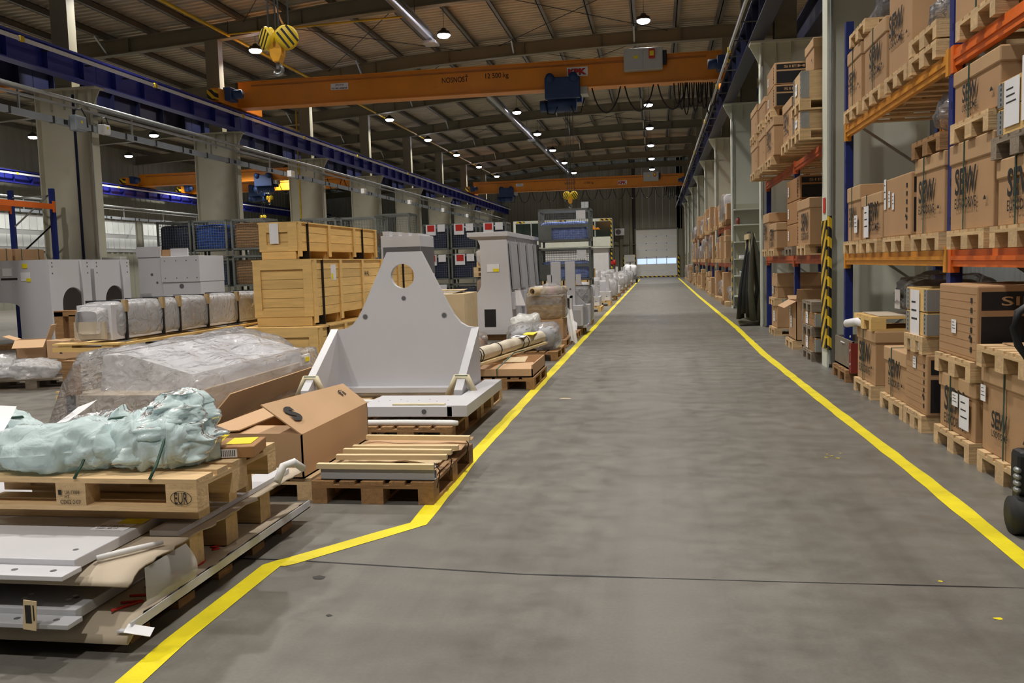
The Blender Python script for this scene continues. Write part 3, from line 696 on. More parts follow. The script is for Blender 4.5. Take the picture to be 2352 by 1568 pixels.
# left rack with orange beam beside the nearest left column
rl = thing('pallet_rack','empty-topped pallet rack with orange beams at the far left','rack',(-14.9,17.5,0))
for y in (15.6,19.35):
    for xx in (-14.35,-15.45): MB().box(xx,y-.05,0,xx+.1,y+.05,3.62).build('upright','blue',rl,world=True)
    for (za,zb) in ((2.0,2.75),(2.75,2.0),(2.75,3.5)):
        MB().bar((-15.35 if za<zb else -14.35,y,za),(-14.35 if za<zb else -15.35,y,zb),.03).build('brace','galv',rl,world=True)
    MB().bar((-15.35,y,3.45),(-14.35,y,3.45),.03).build('brace','galv',rl,world=True)
for xx in (-14.27,-15.42):
    for z in (1.4,3.25): MB().box(xx,15.66,z-.13,xx+.05,19.29,z).build('beam','orange',rl,world=True)
    for yy in (15.66,19.29): MB().box(xx+.04,yy-.04,3.05,xx+.062,yy+.04,3.32).build('beam_connector','orange',rl,world=True)
# ================================================================== PALLETS, CARTONS, CRATES
PC = {}
def pallet_parts(L, W, wd):
    k = (L,W,wd)
    if k in PC: return PC[k]
    R = random.Random(5); out = []
    x, y = wd+'_x', wd+'_y'
    ws = [.145,.1,.145,.1,.145]; gap = (W-sum(ws))/4; p = -W/2
    for wv in ws:
        out.append(('top_board',MB().box(-L/2,0,-.011,L/2,wv,.011).mesh('top_board',x),(0,p,.133))); p += wv+gap
    for xx in (-L/2,-.0725,L/2-.145): out.append(('cross_board',MB().box(0,-W/2,0,.145,W/2,.022).mesh('cross_board',y),(xx,0,.1)))
    bm = MB().box(0,0,0,.145,.1,.078).mesh('block',x); bc = MB().box(0,0,0,.145,.145,.078).mesh('block',x)
    for xx in (-L/2,-.0725,L/2-.145):
        out.append(('block',bm,(xx,-W/2,.022))); out.append(('block',bc,(xx,-.0725,.022))); out.append(('block',bm,(xx,W/2-.1,.022)))
    for yy, wv in ((-W/2,.1),(-.0725,.145),(W/2-.1,.1)): out.append(('bottom_board',MB().box(-L/2,0,0,L/2,wv,.022).mesh('bottom_board',x),(0,yy,0)))
    PC[k] = out; return out
def pallet(loc, rz=0, desc='', wd='wood', L=1.2, W=.8, label=None, group=None):
    t = thing('wooden_pallet', label or ('wooden pallet under the '+desc), 'pallet', loc, rz, group)
    for (n,me,l) in pallet_parts(L,W,wd): link(n,me,t,l)
    return t
PS = {}
def pallet_small(loc, rz, label, group=None, wd='wood', L=1.2, W=.8):
    k = (L,W,wd)
    if k not in PS:
        mb = MB()
        for (n,me,l) in pallet_parts(L,W,wd): mb.add([v.co+Vector(l) for v in me.vertices],[tuple(p.vertices) for p in me.polygons])
        PS[k] = mb.mesh('wooden_pallet',wd+'_x')
    o = link('wooden_pallet',PS[k],None,loc,rz); return tag(o,label,'pallet',group)
def sew(t, w, h, d, line2='EURODRIVE', size=.5, xo=0, zo=.58, face='-y'):
    wd = w*size; y = -d/2-.004
    text('SEW',wd,wd*.44,'ink',t,(xo*w,y,h*zo),face,.024)
    text(line2,wd,wd*.17,'ink',t,(xo*w,y,h*zo-wd*.35),face,.012)
def marks(t, w, h, d):
    y = -d/2-.004
    MB().prism([(-.03,.0),(.03,0),(.015,.02),(0,.03),(-.015,.02)],-.001,0).build('umbrella_print','ink',t).location = (w*.36,y,h*.3)
def carton(loc, w, d, h, rz, label, lid=.24, txt=None, straps=(0,), m='carton', size=.45, xo=-.1, zo=.55, sheets=(), siemens=False, tapeline=False, lean=0, endtxt=None, open_=False, cat='carton', name='cardboard_carton', group=None):
    t = thing(name, label, cat, loc, rz, group)
    e = .0
    if open_:
        th = .012
        mb = MB().box(-w/2,-d/2,0,w/2,d/2,.01)
        for (x0,y0,x1,y1) in ((-w/2,-d/2,w/2,-d/2+th),(-w/2,d/2-th,w/2,d/2),(-w/2,-d/2,-w/2+th,d/2),(w/2-th,-d/2,w/2,d/2)): mb.box(x0,y0,0,x1,y1,h)
        mb.build('body',m,t)
        for (a,b,c_,dd) in (((-w/2,-d/2,h),(w/2,-d/2,h),(w/2,-d/2-.18,h-.1),(-w/2,-d/2-.18,h-.1)),((w/2,-d/2,h),(w/2,d/2,h),(w/2+.08,d/2,h+.2),(w/2+.08,-d/2,h+.2)),((-w/2,d/2,h),(-w/2,-d/2,h),(-w/2-.16,-d/2,h+.06),(-w/2-.16,d/2,h+.06))):
            o = MB().quad(a,b,c_,dd).build('flap',m,t); sm = o.modifiers.new('s','SOLIDIFY'); sm.thickness = .008
    elif lid:
        MB().box(-w/2+.012,-d/2+.012,0,w/2-.012,d/2-.012,h-.004).build('body',m,t,bevel=.008)
        hl = h*lid
        MB().box(-w/2,-d/2,h-hl,w/2,d/2,h).build('lid','cartonlid' if m=='carton' else m,t,bevel=.012)
    else:
        MB().box(-w/2,-d/2,0,w/2,d/2,h).build('body',m,t,bevel=.012)
        MB().box(-w/2-.001,-.03,h,w/2+.001,.03,h+.002).box(-w/2-.002,-.03,h-.12,-w/2,.03,h).box(w/2,-.03,h-.12,w/2+.002,.03,h).build('tape','tape',t)
        if tapeline:
            for k in range(int(h/.055)): MB().box(-w/2+.02,-d/2-.0015,.03+k*.055,w/2-.02,-d/2,.033+k*.055).build('ridge','carton2',t)
    e = 0 if lid else 0
    for s in straps:
        x = s*w
        MB().box(x-.009,-d/2-.006,.002,x+.009,-d/2-.002,h+.004).box(x-.009,-d/2-.006,h+.001,x+.009,d/2+.004,h+.005).build('strap','strapgreen',t)
    if txt: sew(t,w,h,d,txt,size,xo,zo)
    if endtxt:
        text(endtxt,d*.4,d*.25,'ink',t,(w/2+.004,0,h*.5),'+x',.035)
    for (x,z,sw,shh) in sheets:
        ls = MB().box(x*w-sw/2,-d/2-.008,z*h-shh/2,x*w+sw/2,-d/2-.006,z*h+shh/2).build('label_sheet','paper',t)
        for q in range(3): MB().box(x*w-sw*.35,-d/2-.009,z*h+shh*(.28-.22*q),x*w+sw*(.1+.1*q),-d/2-.008,z*h+shh*(.32-.22*q)).build('print_line','ink',ls)
    if siemens:
        # dark printed panel with light lettering on the end face and the front edge marks
        ww = d*.86
        MB().box(w/2,-d/2+.03,h*.68,w/2+.003,d/2-.05,h*.92).build('printed_panel','black',t)
        text('SIEMENS',ww*.8,h*.12,'carton',t,(w/2+.006,.0,h*.8),'+x',.01)
        MB().box(w/2,-d/2+.03,h*.06,w/2+.003,d/2-.05,h*.6).build('printed_panel','black',t)
        for k in range(6): MB().box(w*.36,-d/2-.004,h*(.12+.13*k),w*.40,-d/2-.002,h*(.19+.13*k)).build('handling_mark','ink',t)
    if not open_: marks(t,w,h,d)
    return t
def collar(loc, w, d, h, rz, label, sheets=(), m='crate', tiers=2, group=None, hinge='galv'):
    """wooden pallet collars: boards with grey metal hinges at the corners"""
    t = thing('pallet_collar_box', label, 'wooden box', loc, rz, group)
    hh = h/tiers
    for k in range(tiers):
        z0 = k*hh+.004; z1 = (k+1)*hh-.004
        MB().box(-w/2,-d/2,z0,w/2,-d/2+.025,z1).build('side_board',m+'_x',t); MB().box(-w/2,d/2-.025,z0,w/2,d/2,z1).build('side_board',m+'_x',t)
        MB().box(-w/2,-d/2+.025,z0,-w/2+.025,d/2-.025,z1).build('end_board',m+'_y',t); MB().box(w/2-.025,-d/2+.025,z0,w/2,d/2-.025,z1).build('end_board',m+'_y',t)
        for sx in (-1,1):
            x = sx*w/2
            hg = MB().box(min(x,x-sx*.09),-d/2-.006,z0+.01,max(x,x-sx*.09),-d/2,z1-.01).box(x-.004 if sx<0 else x,-d/2-.006,z0+.01,x if sx<0 else x+.006,-d/2+.1,z1-.01).build('corner_hinge',hinge,t)
            for q in range(5): MB().box(min(x-sx*.05,x-sx*.062),-d/2-.008,z0+hh*(.1+.18*q),max(x-sx*.05,x-sx*.062),-d/2-.006,z0+hh*(.2+.18*q)).build('hinge_slot','darksteel',hg)
    MB().box(-w/2+.025,-d/2+.025,h-.1,w/2-.025,d/2-.025,h-.09).build('contents','darksteel',t)
    for (x,z,sw,shh) in sheets:
        ls = MB().box(x*w-sw/2,-d/2-.01,z*h-shh/2,x*w+sw/2,-d/2-.008,z*h+shh/2).build('label_sheet','paper',t)
        for q in range(3): MB().box(x*w-sw*.35,-d/2-.0115,z*h+shh*(.28-.14*q),x*w+sw*(.1+.1*q),-d/2-.01,z*h+shh*(.31-.14*q)).build('print_line','ink',ls)
    return t
def lump(w, d, h, seed=0, amp=.12, n=(20,14), sq=.55, flat=True):
    """rounded irregular bag, base on z=0"""
    mb = MB(); nu, nv = n; vs = []
    def pw(c, e): return math.copysign(abs(c)**e, c)
    for j in range(nv+1):
        ph = -PI/2+PI*j/nv
        for i in range(nu):
            th = 2*PI*i/nu
            x = pw(math.cos(ph),sq)*pw(math.cos(th),sq); y = pw(math.cos(ph),sq)*pw(math.sin(th),sq); z = pw(math.sin(ph),sq)
            p = Vector((x,y,z)); nn = 1+amp*noise.noise(p*1.7+Vector((seed*3.1,seed,7)))*1.6+amp*.5*noise.noise(p*5+Vector((seed,3,1)))
            p *= nn; vs.append((p.x*w/2,p.y*d/2,max(0,(p.z+.9)*h/1.9)))
    fs = [(j*nu+i,j*nu+(i+1)%nu,(j+1)*nu+(i+1)%nu,(j+1)*nu+i) for j in range(nv) for i in range(nu)]
    mb.add(vs, fs); return mb
def bag(loc, w, d, h, rz, label, m='film', core='blackfilm', seed=1, peak=None, tagp=False, name='wrapped_part', cat='wrapped part', group=None):
    t = thing(name, label, cat, loc, rz, group)
    if core:
        lump(w*.8,d*.8,h*.8,seed,.1).build('contents',core,t,True)
    lump(w,d,h,seed+2,.16,(28,20)).build('plastic_bag',m,t,True)
    if peak:
        mb = MB(); x0, y0, hz = peak
        mb.tube([(x0*.4,y0*.4,h*.75),(x0*.7,y0*.7,h*.95),(x0*.9,y0*.9,h+hz*.6),(x0,y0,h+hz)],[w*.22,w*.12,w*.05,w*.07],9).build('tied_neck',m,t,True)
    if tagp: MB().box(-.1,-d/2-.02,.05,.1,-d/2-.015,.25).build('label_sheet','paper',t)
    return t
RZ = -PI/2
def rspan(pxl, pxr, py, xf): return onx(pxl,py,xf).y, onx(pxr,py,xf).y
def load(pxl, pxr, zb, pyt, label, pdesc=None, xf=2.17, d=1.1, pal='wood', pl=None, kind='carton', z1=None, **kw):
    """a carton on a pallet in the right row; front face given by two pixel columns on the plane x = xf"""
    pm = 600
    pw = kw.pop('pw',.8)
    ya, yb = rspan(pxl,pxr,pm,xf); w = ya-yb; yc = (ya+yb)/2
    z0 = zb+.144 if pal else zb
    ztop = z1 if z1 is not None else onx(pxl,pyt,xf).z
    if pal: pallet((xf-.03+.6,yc,zb),0,pdesc or label,pal,W=pw)
    if kind == 'collar': collar((xf+d/2,yc,z0),w,d,ztop-z0,RZ,label,**kw)
    else: carton((xf+d/2,yc,z0),w,d,ztop-z0,RZ,label,**kw)
    return yc, w, ztop
# ---- floor level, nearest first
yc, w, z = load(2257,2385,0,838,'tall strapped carton with bold lettering, nearest on the floor at right','nearest tall strapped carton on the floor at right',xf=2.16,txt='USOCOME',straps=(-.02,),lid=.2,size=.3,xo=-.1,zo=.42,sheets=((-.42,.68,.09,.11),))
pallet((2.16+.55,yc-.02,z+.002),0,label='pale empty pallet with cardboard sheet lying on the nearest tall carton')
cs = tag(MB().box(-.5,-.38,0,.5,.38,.006).build('cardboard_sheet','cartonbig'),'brown cardboard sheet on the pale pallet at the right edge','cardboard'); cs.location = (2.16+.6,yc-.03,z+.15)
yc, w, z = load(2159,2243,0,850,'strapped carton with torn label and cropped lettering, under the pallet of the dark-panelled box','strapped carton with the torn label',xf=2.16,txt='EURODRIVE',straps=(-.13,),lid=.27,size=.55,xo=-.02,zo=.56,sheets=((.02,.60,.13,.1),(.27,.44,.2,.24)))
pallet((2.16+.57,yc,z+.002),0,label='pale pallet between the torn-label carton and the dark-panelled box')
y0_, y1_ = rspan(2157,2243,740,2.16)
zt = onx(2157,650,2.16).z
carton((2.16+.5,(y0_+y1_)/2,z+.146),y0_-y1_,1.0,zt-z-.146,RZ,'big ribbed carton with dark printed panels on its end, second tier at right',lid=0,straps=(),siemens=True,tapeline=True,sheets=((-.05,.42,.1,.1),))
yc, w, z = load(2084,2132,0,800,'plain ribbed carton with a small white sticker on the floor','plain ribbed carton',xf=2.16,pw=.55,lid=0,straps=(),tapeline=True,sheets=((-.05,.82,.09,.1),),siemens=True)
pallet((2.16+.57,yc,z+.002),0,'two-tier wooden collar box with hanging paper',W=.55)
yA, yB_ = rspan(2081,2140,720,2.16); zt = onx(2081,657,2.16).z
collar((2.16+.55,yc,z+.146),w,1.1,zt-z-.146,RZ,'two-tier wooden collar box with long hanging paper, beside the big ribbed carton',sheets=((-.05,.32,.26,.5),))
yc, w, z = load(2031,2083,0,793,'low carton with bold lettering partly hidden by its lid','low carton with hidden lettering',xf=2.16,txt='EURODRIVE',straps=(-.12,),lid=.3,size=.5,xo=.0,zo=.6)
yc, w, z = load(1968,2010,0,748,'bulging carton with bold lettering below an orange-brown pallet','bulging carton with bold lettering',xf=2.16,txt='EURODRIVE',straps=(-.1,),lid=.22,size=.6,xo=-.02,zo=.55)
pallet((2.16+.57,yc,z+.002),0,label='orange-brown pallet carrying the black bagged machine part',wd='crate')
cs = tag(MB().box(-.55,-.36,0,.55,.36,.006).build('cardboard_sheet','cardgrey'),'thin cardboard sheet under the black bagged part','cardboard'); cs.location = (2.16+.6,yc,z+.15)
bag((2.16+.75,yc-.05,z+.157),.7,.85,.42,RZ,'black part in a clear plastic bag on the orange-brown pallet',seed=3,tagp=True)
pr = tag(MB().tube([(2.05,yc+.38,z+.03),(2.13,yc+.22,z+.06),(2.18,yc+.05,z+.04)],.045,10).build('paper_roll','paper',None,True),'white paper roll sticking out from under the orange-brown pallet','paper')
# rusty metal box
ya, yb = rspan(1917,1958,840,2.2); yc = (ya+yb)/2; zt = onx(1917,768,2.2).z
mbx = thing('metal_bin','worn grey metal bin with a red corner post beside the striped column','bin',(2.2+.5,yc,.144),RZ)
w = ya-yb
mb = MB().box(-w/2,-.5,0,w/2,.5,.02)
for (x0,y0,x1,y1) in ((-w/2,-.5,w/2,-.48),(-w/2,.48,w/2,.5),(-w/2,-.5,-w/2+.02,.5),(w/2-.02,-.5,w/2,.5)): mb.box(x0,y0,0,x1,y1,zt-.144)
mb.build('body','rustgrey',mbx)
MB().box(w/2-.12,-.515,-.02,w/2+.01,-.5,zt-.16).box(w/2,-.515,-.02,w/2+.012,-.4,zt-.16).build('corner_post','boxred',mbx)
for k in range(4): MB().cyl((w/2-.05,-.52,.08+k*.16),(w/2-.05,-.512,.08+k*.16),.014,8).build('bolt','white',mbx)
MB().box(-.12,-.508,.3,.1,-.502,zt-.2).build('label_sheet','paper',mbx)
pallet((2.2+.55,yc,0),0,'worn grey metal bin','woodold')
def load2(*a, **k): return load(*a, xf=2.27, **k)
# ---- level one, near rack (beam top 1.5)
yc, w, z = load2(2284,2395,1.503,370,'carton with cropped bold lettering and dark strap on the lower shelf, rightmost','rightmost carton of the lower rack shelf',txt='EURODRIVE',straps=(-.05,),lid=.3,size=.55,xo=.05,zo=.62)
pallet((2.27+.57,yc,z+.002),0,label='dark weathered pallet under the document-pouch box, lower shelf',wd='woodgrey')
collar((2.27+.55,yc-.05,z+.146),.82,1.1,.36,RZ,'wooden collar box with document pouch on the dark pallet',tiers=2,sheets=((-.2,.55,.25,.3),(.15,.7,.25,.4)))
yc, w, z = load2(2177,2276,1.503,338,'carton with large upright bold lettering on the lower shelf, right of the blue post','carton right of the blue rack post',txt='EURODRIVE',straps=(-.12,),lid=.24,size=.5,xo=-.08,zo=.55)
pallet((2.27+.57,yc-.05,z+.002),0,'lidded carton stacked directly under the bright orange beam')
zt = onx(2183,172,2.27).z
carton((2.27+.5,yc-.08,z+.146),.95,1.0,min(zt,2.85)-z-.146,RZ,'lidded carton with bold lettering stacked directly under the bright orange beam',txt='USOCOME',straps=(-.12,),lid=.28,size=.32,xo=-.1,zo=.5)
yc, w, z = load2(2099,2164,1.503,370,'slumped lidded carton with bold lettering left of the blue post','slumped lidded carton left of the blue post',txt='EURODRIVE',straps=(-.15,),lid=.2,size=.55,xo=-.05,zo=.55)
pallet((2.27+.57,yc,z+.002),0,'clear plastic bag tucked under the ochre beam','woodold')
bag((2.27+.45,yc-.1,z+.147),.6,.7,.4,RZ,'clear plastic bagged part tucked under the ochre upper beam',seed=5,peak=(.1,.0,.12))
load2(2029,2090,1.503,416,'plain carton with white stickers and a dark printed end, lower shelf','plain carton with white stickers, lower shelf',lid=0,straps=(),siemens=True,sheets=((-.42,.75,.08,.3),(-.25,.65,.07,.16),(-.1,.6,.07,.16)))
load2(1977,2024,1.503,453,'lidded carton with white paper and half-hidden lettering, lower shelf','lidded carton with white paper, lower shelf',txt='USOCOME',straps=(-.2,),lid=.26,size=.5,xo=.1,zo=.6,sheets=((-.2,.4,.22,.34),))
load2(1945,1974,1.503,434,'small lidded carton at the left end of the lower shelf','small lidded carton at the left end of the lower shelf',txt='EURODRIVE',straps=(-.1,),lid=.28,size=.5,xo=-.05,zo=.5,sheets=((.25,.3,.16,.2),))
# ---- level two, near rack (beam top 3.05)
load2(2186,2300,3.053,-200,'tall pale carton above the bright orange upper beam','tall pale carton on the upper beam',straps=(-.05,),lid=0,z1=4.1)
yc, w, z = load2(2072,2168,3.053,0,'short pallet load','',pal=None,z1=3.06) if False else (0,0,0)
ya, yb = rspan(2090,2164,150,2.27); yc = (ya+yb)/2
pallet((2.27+.57,yc,3.21),0,label='pale pallet with stamped block under the clear bag, upper shelf')
pallet((2.27+.57,yc,3.053),0,label='pale pallet directly on the ochre upper beam, under another pallet')
bag((2.27+.5,yc,3.357),.75,.8,.35,RZ,'clear plastic bag with tied neck on the upper shelf',core='steel',seed=8,peak=(.3,-.1,.4))
load2(2035,2086,3.053,52,'large carton with bold lettering, tallest on the upper shelf','tallest carton of the upper shelf',txt='USOCOME',straps=(),lid=.16,size=.6,xo=-.12,zo=.5,z1=4.15)
load2(1981,2030,3.053,92,'carton with torn open lid on the upper shelf','torn-lid carton on the upper shelf',txt='USOCOME',straps=(-.05,),lid=.24,size=.5,xo=.05,zo=.55)
yc, w, z = load2(1944,1974,3.053,128,'slim lidded carton at the left end of the upper shelf','slim lidded carton of the upper shelf',txt='EURODRIVE',straps=(-.05,),lid=.22,size=.5,xo=-.1,zo=.5)
pallet((2.27+.57,yc-.3,z+.01),0,label='pale pallet lying on the two left cartons of the upper shelf')
bag((2.27+.55,yc-.35,z+.155),.8,.85,.5,RZ,'black part in clear plastic bag at the top left of the rack',seed=11)
# ---- far bay beyond the striped column (rusty beams)
XB = 2.12
yc, w, z = load(1831,1858,1.503,464,'carton with bold lettering on the rusty beam, next to the hazard stripes','carton next to the hazard stripes',xf=XB,txt='EURODRIVE',straps=(),lid=.22,size=.55,xo=.15,zo=.5)
y1_, y2_ = rspan(1801,1829,520,XB); yc = (y1_+y2_)/2
pallet((XB+.57,yc,1.503),0,label='dark pallet under the tall stack of dark-panelled cartons',wd='woodgrey')
for k in range(3): carton((XB+.5,yc,1.65+k*.36),y1_-y2_,.9,.355,RZ,'dark-panelled carton on the rusty beam, %s of its stack of three'%['bottom','middle','top'][k],lid=0,straps=(),siemens=True,sheets=((-.35,.5,.1,.16),),m='carton2')
load(1767,1783,1.503,516,'short lidded carton on the rusty lower beam',None,xf=XB,straps=(),lid=.3,txt='EURODRIVE',size=.5)
load(1753,1766,1.503,494,'taller lidded carton behind the short lidded one, rusty lower beam',None,xf=XB,straps=(),lid=.26,txt='USOCOME',size=.5)
XT = 1.95
def stack2(pxl, pxr, zb, tops, labels, kinds, pal='wood', plabels=None, xf=XT):
    ya, yb = rspan(pxl,pxr,300,xf); w = ya-yb; yc = (ya+yb)/2; z = zb
    for i, (pt, lb, kd) in enumerate(zip(tops,labels,kinds)):
        pallet((xf+.57,yc,z),0,label=(plabels[i] if plabels else 'pallet under the '+lb),wd=pal); z += .146
        zt = onx(pxl,pt,xf).z
        if kd == 'collar': collar((xf+.55,yc,z),w,1.1,zt-z,RZ,lb,tiers=1,m='wood',sheets=((-.1,.5,.2,.4*(zt-z)),))
        elif kd == 'siem':
            for q in range(2): carton((xf+.5,yc,z+q*(zt-z)/2),w,.95,(zt-z)/2-.004,RZ,lb+(', lower tier' if q==0 else ', upper tier'),lid=0,straps=(),siemens=True,sheets=((-.3,.5,.12,.14),))
        else: carton((xf+.5,yc,z),w,1.0,zt-z,RZ,lb,txt='USOCOME' if kd=='sew' else None,straps=(),lid=.24,size=.5,endtxt='SEW' if kd=='sew' else None)
        z = zt
    return yc, w, z
yc, w, z = stack2(1823,1841,3.053,(272,185),('lower wooden collar box on the upper rusty beam','upper wooden collar box on the upper rusty beam'),('collar','collar'))
carton((XT+.55,yc,z+.005),w*1.0,.8,.42,RZ,'lidded carton with white label on top of the collar boxes',lid=.3,straps=(),endtxt='SEW')
stack2(1797,1818,3.053,(246,),('narrow lidded carton beside the collar boxes, rusty beam',),('sew',))
stack2(1759,1776,3.053,(287,172),('lidded carton under the dark-panelled pair on the upper rusty beam','dark-panelled carton above the rusty upper beam'),('sew','siem'))
stack2(1742,1756,3.053,(308,242),('narrow carton with paper label, rusty upper beam','flat labelled carton above the narrow carton'),('plain','plain'))
stack2(1724,1738,3.053,(338,260),('lidded carton at the outermost end of the rusty upper beam','dented carton above the outermost lidded one'),('plain','plain'))
# floor of the far bay
ya, yb = rspan(1843,1874,760,2.15); yc = (ya+yb)/2; w = ya-yb; z = 0
for k in range(2):
    pallet((2.15+.57,yc,z),0,label='weathered pallet under the %s worn collar box'%['lower','upper'][k],wd='woodgrey'); z += .146
    collar((2.15+.55,yc,z),w,1.1,.2,RZ,'worn wooden collar box on the floor, %s of the stack beside the hazard stripes'%['lower','upper'][k],tiers=1,m='woodold',sheets=((-.1,.5,.2,.17),)); z += .204
pallet((2.15+.57,yc,z),0,label='topmost weathered pallet of the stack beside the hazard stripes',wd='woodgrey')
gb = thing('tool_case','dark grey case standing on the topmost weathered pallet','case',(2.75,yc-.1,z+.146),RZ)
MB().box(-.2,-.3,0,.2,.3,.3).build('body','machdark',gb,bevel=.03); MB().box(-.21,-.31,.2,.21,.31,.21).build('seam','black',gb); MB().bar((-.08,-.31,.25),(.08,-.31,.25),.03).build('handle','black',gb)
ya, yb = rspan(1808,1825,740,2.15); yc = (ya+yb)/2; w = ya-yb
pallet((2.15+.57,yc,0),0,'open-topped carton with raised flap')
carton((2.15+.5,yc,.146),w,.95,.62,RZ,'open-topped carton with raised flaps and white stickers on the floor',open_=True,straps=(),m='cartonbig',sheets=((-.25,.75,.16,.2),(-.1,.45,.2,.2)))
ya, yb = rspan(1770,1782,740,2.2); yc = (ya+yb)/2; w = ya-yb
pallet((2.2+.57,yc+.0,0),0,'low carton beside the open-topped one')
carton((2.2+.5,yc,.146),w,.95,.42,RZ,'low carton with white sticker beside the open-topped one',lid=0,straps=(),sheets=((0,.5,.2,.2),))
pallet((2.2+.57,yc,.57),0,'lidded carton second tier beyond the open-topped one')
carton((2.2+.5,yc,.716),w,.95,.46,RZ,'lidded carton, second tier beyond the open-topped one',lid=.55,straps=(),sheets=((-.2,.3,.15,.15),))
for k,(a,zz) in enumerate(((16.25,.146),(17.2,.146),(18.2,.146))):
    pallet((4.1,a,0),0,label='pallet at the back of the rusty rack floor, %s from the column'%ordn[k],wd='woodold')
    carton((3.85,a,zz),.9,.6,.45,RZ,'dark-panelled carton deep in the rusty rack, lower tier, %s from the striped column'%ordn[k],lid=0,straps=(),siemens=True,m='carton2')
    carton((3.85,a,zz+.455),.9,.6,.48,RZ,'dark-panelled carton deep in the rusty rack, upper tier, %s from the striped column'%ordn[k],lid=0,straps=(),siemens=True,m='carton2')
# timber frame with dark slings leaning by the second column
fr = thing('sling_frame','timber frame with dark lifting slings draped over it by the second column','frame',(2.05,20.6,0))
for yy in (20.2,21.0): MB().box(2.0,yy-.05,0,2.1,yy+.05,2.0).build('post','batten',fr,world=True)
MB().box(1.98,20.1,1.9,2.12,21.1,2.02).build('top_rail','batten',fr,world=True)
MB().box(1.9,20.1,0,2.6,21.1,.08).build('foot','woodold_y',fr,world=True)
for k, (yy,dx,zl) in enumerate(((20.4,-.12,.25),(20.55,.0,.15),(20.75,-.2,.1),(20.9,-.05,.3),(20.1,-.05,.2),(20.02,.02,.12))):
    MB().tube([(2.05+dx,yy,zl),(2.0+dx*.6,yy+.02,.8),(2.03+dx*.2,yy,1.5),(2.05,yy,2.05),(2.15,yy,1.6),(2.25,yy-.03,.8),(2.2,yy,.15)],[.09,.06,.05,.045,.05,.06,.1],8).build('sling','olive' if k%2 else 'rubber',fr,True,True)
for k in range(3): lump(.45,.35,.14,k+20,.2).build('coiled_sling','olive',fr,True).location = Vector((1.98+.1*k,20.15+.35*k,.0))-ORI[fr.name]
# ---- far right rows
RF = random.Random(21)
for si,(a,b) in enumerate(((28.2,34.4),(35.7,41.9),(43.2,49.4),(50.7,56.9),(58,64.4),(65.5,71.8))):
    sec = ['first','second','third','fourth','fifth','sixth'][si]
    for li, zb in enumerate((0,1.353,2.553)):
        if si > 3 and li: continue
        lev = ['floor','middle shelf','top shelf'][li]
        for y in [a-.2+o_ for o_ in (.72,1.65,2.58,3.97,4.9,5.83)]:
            hh = RF.uniform(.5,1.0); kind = RF.choice(['carton','lid','wrap','wrap','carton','bag','collar']); xo = 2.05+RF.uniform(0,.12)
            lb = {'carton':'plain brown carton','lid':'lidded brown carton','wrap':'film-wrapped pallet load','bag':'clear bagged part','collar':'wooden collar box'}[kind]+', %s, %s section of the far right row'%(lev,sec)
            grp = 'loads of the far right row, %s, %s section'%(lev,sec)
            pallet_small((xo+.6,y,zb),0,'pallet on the %s, %s section of the far right row'%(lev,sec),'pallets of the far right row, %s, %s section'%(lev,sec),RF.choice(['wood','wood','woodold']))
            z = zb+.146; w = RF.uniform(.7,.82)
            if kind == 'carton': carton((xo+.5,y,z),w,.95,hh,RZ,lb,lid=0,straps=(),group=grp,sheets=((0,.6,.2,.2),))
            elif kind == 'lid': carton((xo+.5,y,z),w,.95,hh,RZ,lb,lid=.25,straps=(),group=grp)
            elif kind == 'collar': collar((xo+.55,y,z),w,1.1,hh*.6,RZ,lb,tiers=2,group=grp)
            elif kind == 'bag': bag((xo+.5,y,z),w,.8,hh*.8,RZ,lb,seed=RF.randint(1,90),core=RF.choice(['carton','darksteel','paper','machine']),group=grp)
            else:
                t = thing('wrapped_load',lb,'wrapped load',(xo+.5,y,z),RZ,grp)
                n = RF.randint(1,3)
                for q in range(n): MB().box(-w/2+.03,-.45,hh*q/n,w/2-.03,.45,hh*(q+1)/n-.01).build('carton',RF.choice(['carton','carton2','paper','cardgrey']),t)
                lump(w+.06,1.0,hh+.06,RF.randint(1,90),.04,(20,10),.3).build('stretch_film','film',t,True)
bl = thing('blue_crate','bright blue plastic crate under clear film, top of the far right row','crate',(2.45,28.55,3.15))
# next aisle: cartons on the back rack
RG = random.Random(4)
for zb in (0,1.353):
    for y in [q+o_ for q in (6,9.5,13,16.5) for o_ in (.65,1.75,2.85)]:
        hh = RG.uniform(.75,1.05); w = RG.uniform(.75,.85); lev = 'floor' if zb == 0 else 'shelf'
        pallet_small((8.55,y,zb),0,'pallet of the next aisle, on the %s'%lev,'pallets of the next aisle, %s'%lev)
        carton((8.5,y,zb+.146),w,.95,hh,RZ,'brown carton in the next aisle, on the %s, seen beneath the near rack'%lev,group='cartons of the next aisle, %s'%lev,lid=RG.choice([0,.25]),straps=(),txt=RG.choice([None,'EURODRIVE']))
bpy.data.objects.remove(bl)
# ---- black hand pallet truck at the right edge of the picture
pt = thing('pallet_truck','black hand pallet truck partly cut by the right edge','pallet truck',(1.97,4.95,0))
ex = -.09
MB().cyl((1.9+ex,4.9,.1),(1.99+ex,4.9,.1),.1,24).build('wheel','rubber',pt,True,True)
MB().cyl((1.95+ex,4.9,.1),(2.2+ex,4.9,.1),.03,10).build('axle','darksteel',pt,True,True)
MB().cyl((2.14+ex,4.9,.1),(2.23+ex,4.9,.1),.1,24).build('wheel','rubber',pt,True,True)
MB().box(1.93+ex,4.88,.2,2.2+ex,5.02,.44).build('pump_housing','black',pt,world=True,bevel=.03)
MB().cyl((2.04+ex,4.86,.4),(2.04+ex,4.86,.6),.045,12).build('pump_ram','darksteel',pt,True,True)
MB().box(1.98+ex,5.02,.06,2.44,5.12,.36).build('fork_frame','black',pt,world=True,bevel=.02)
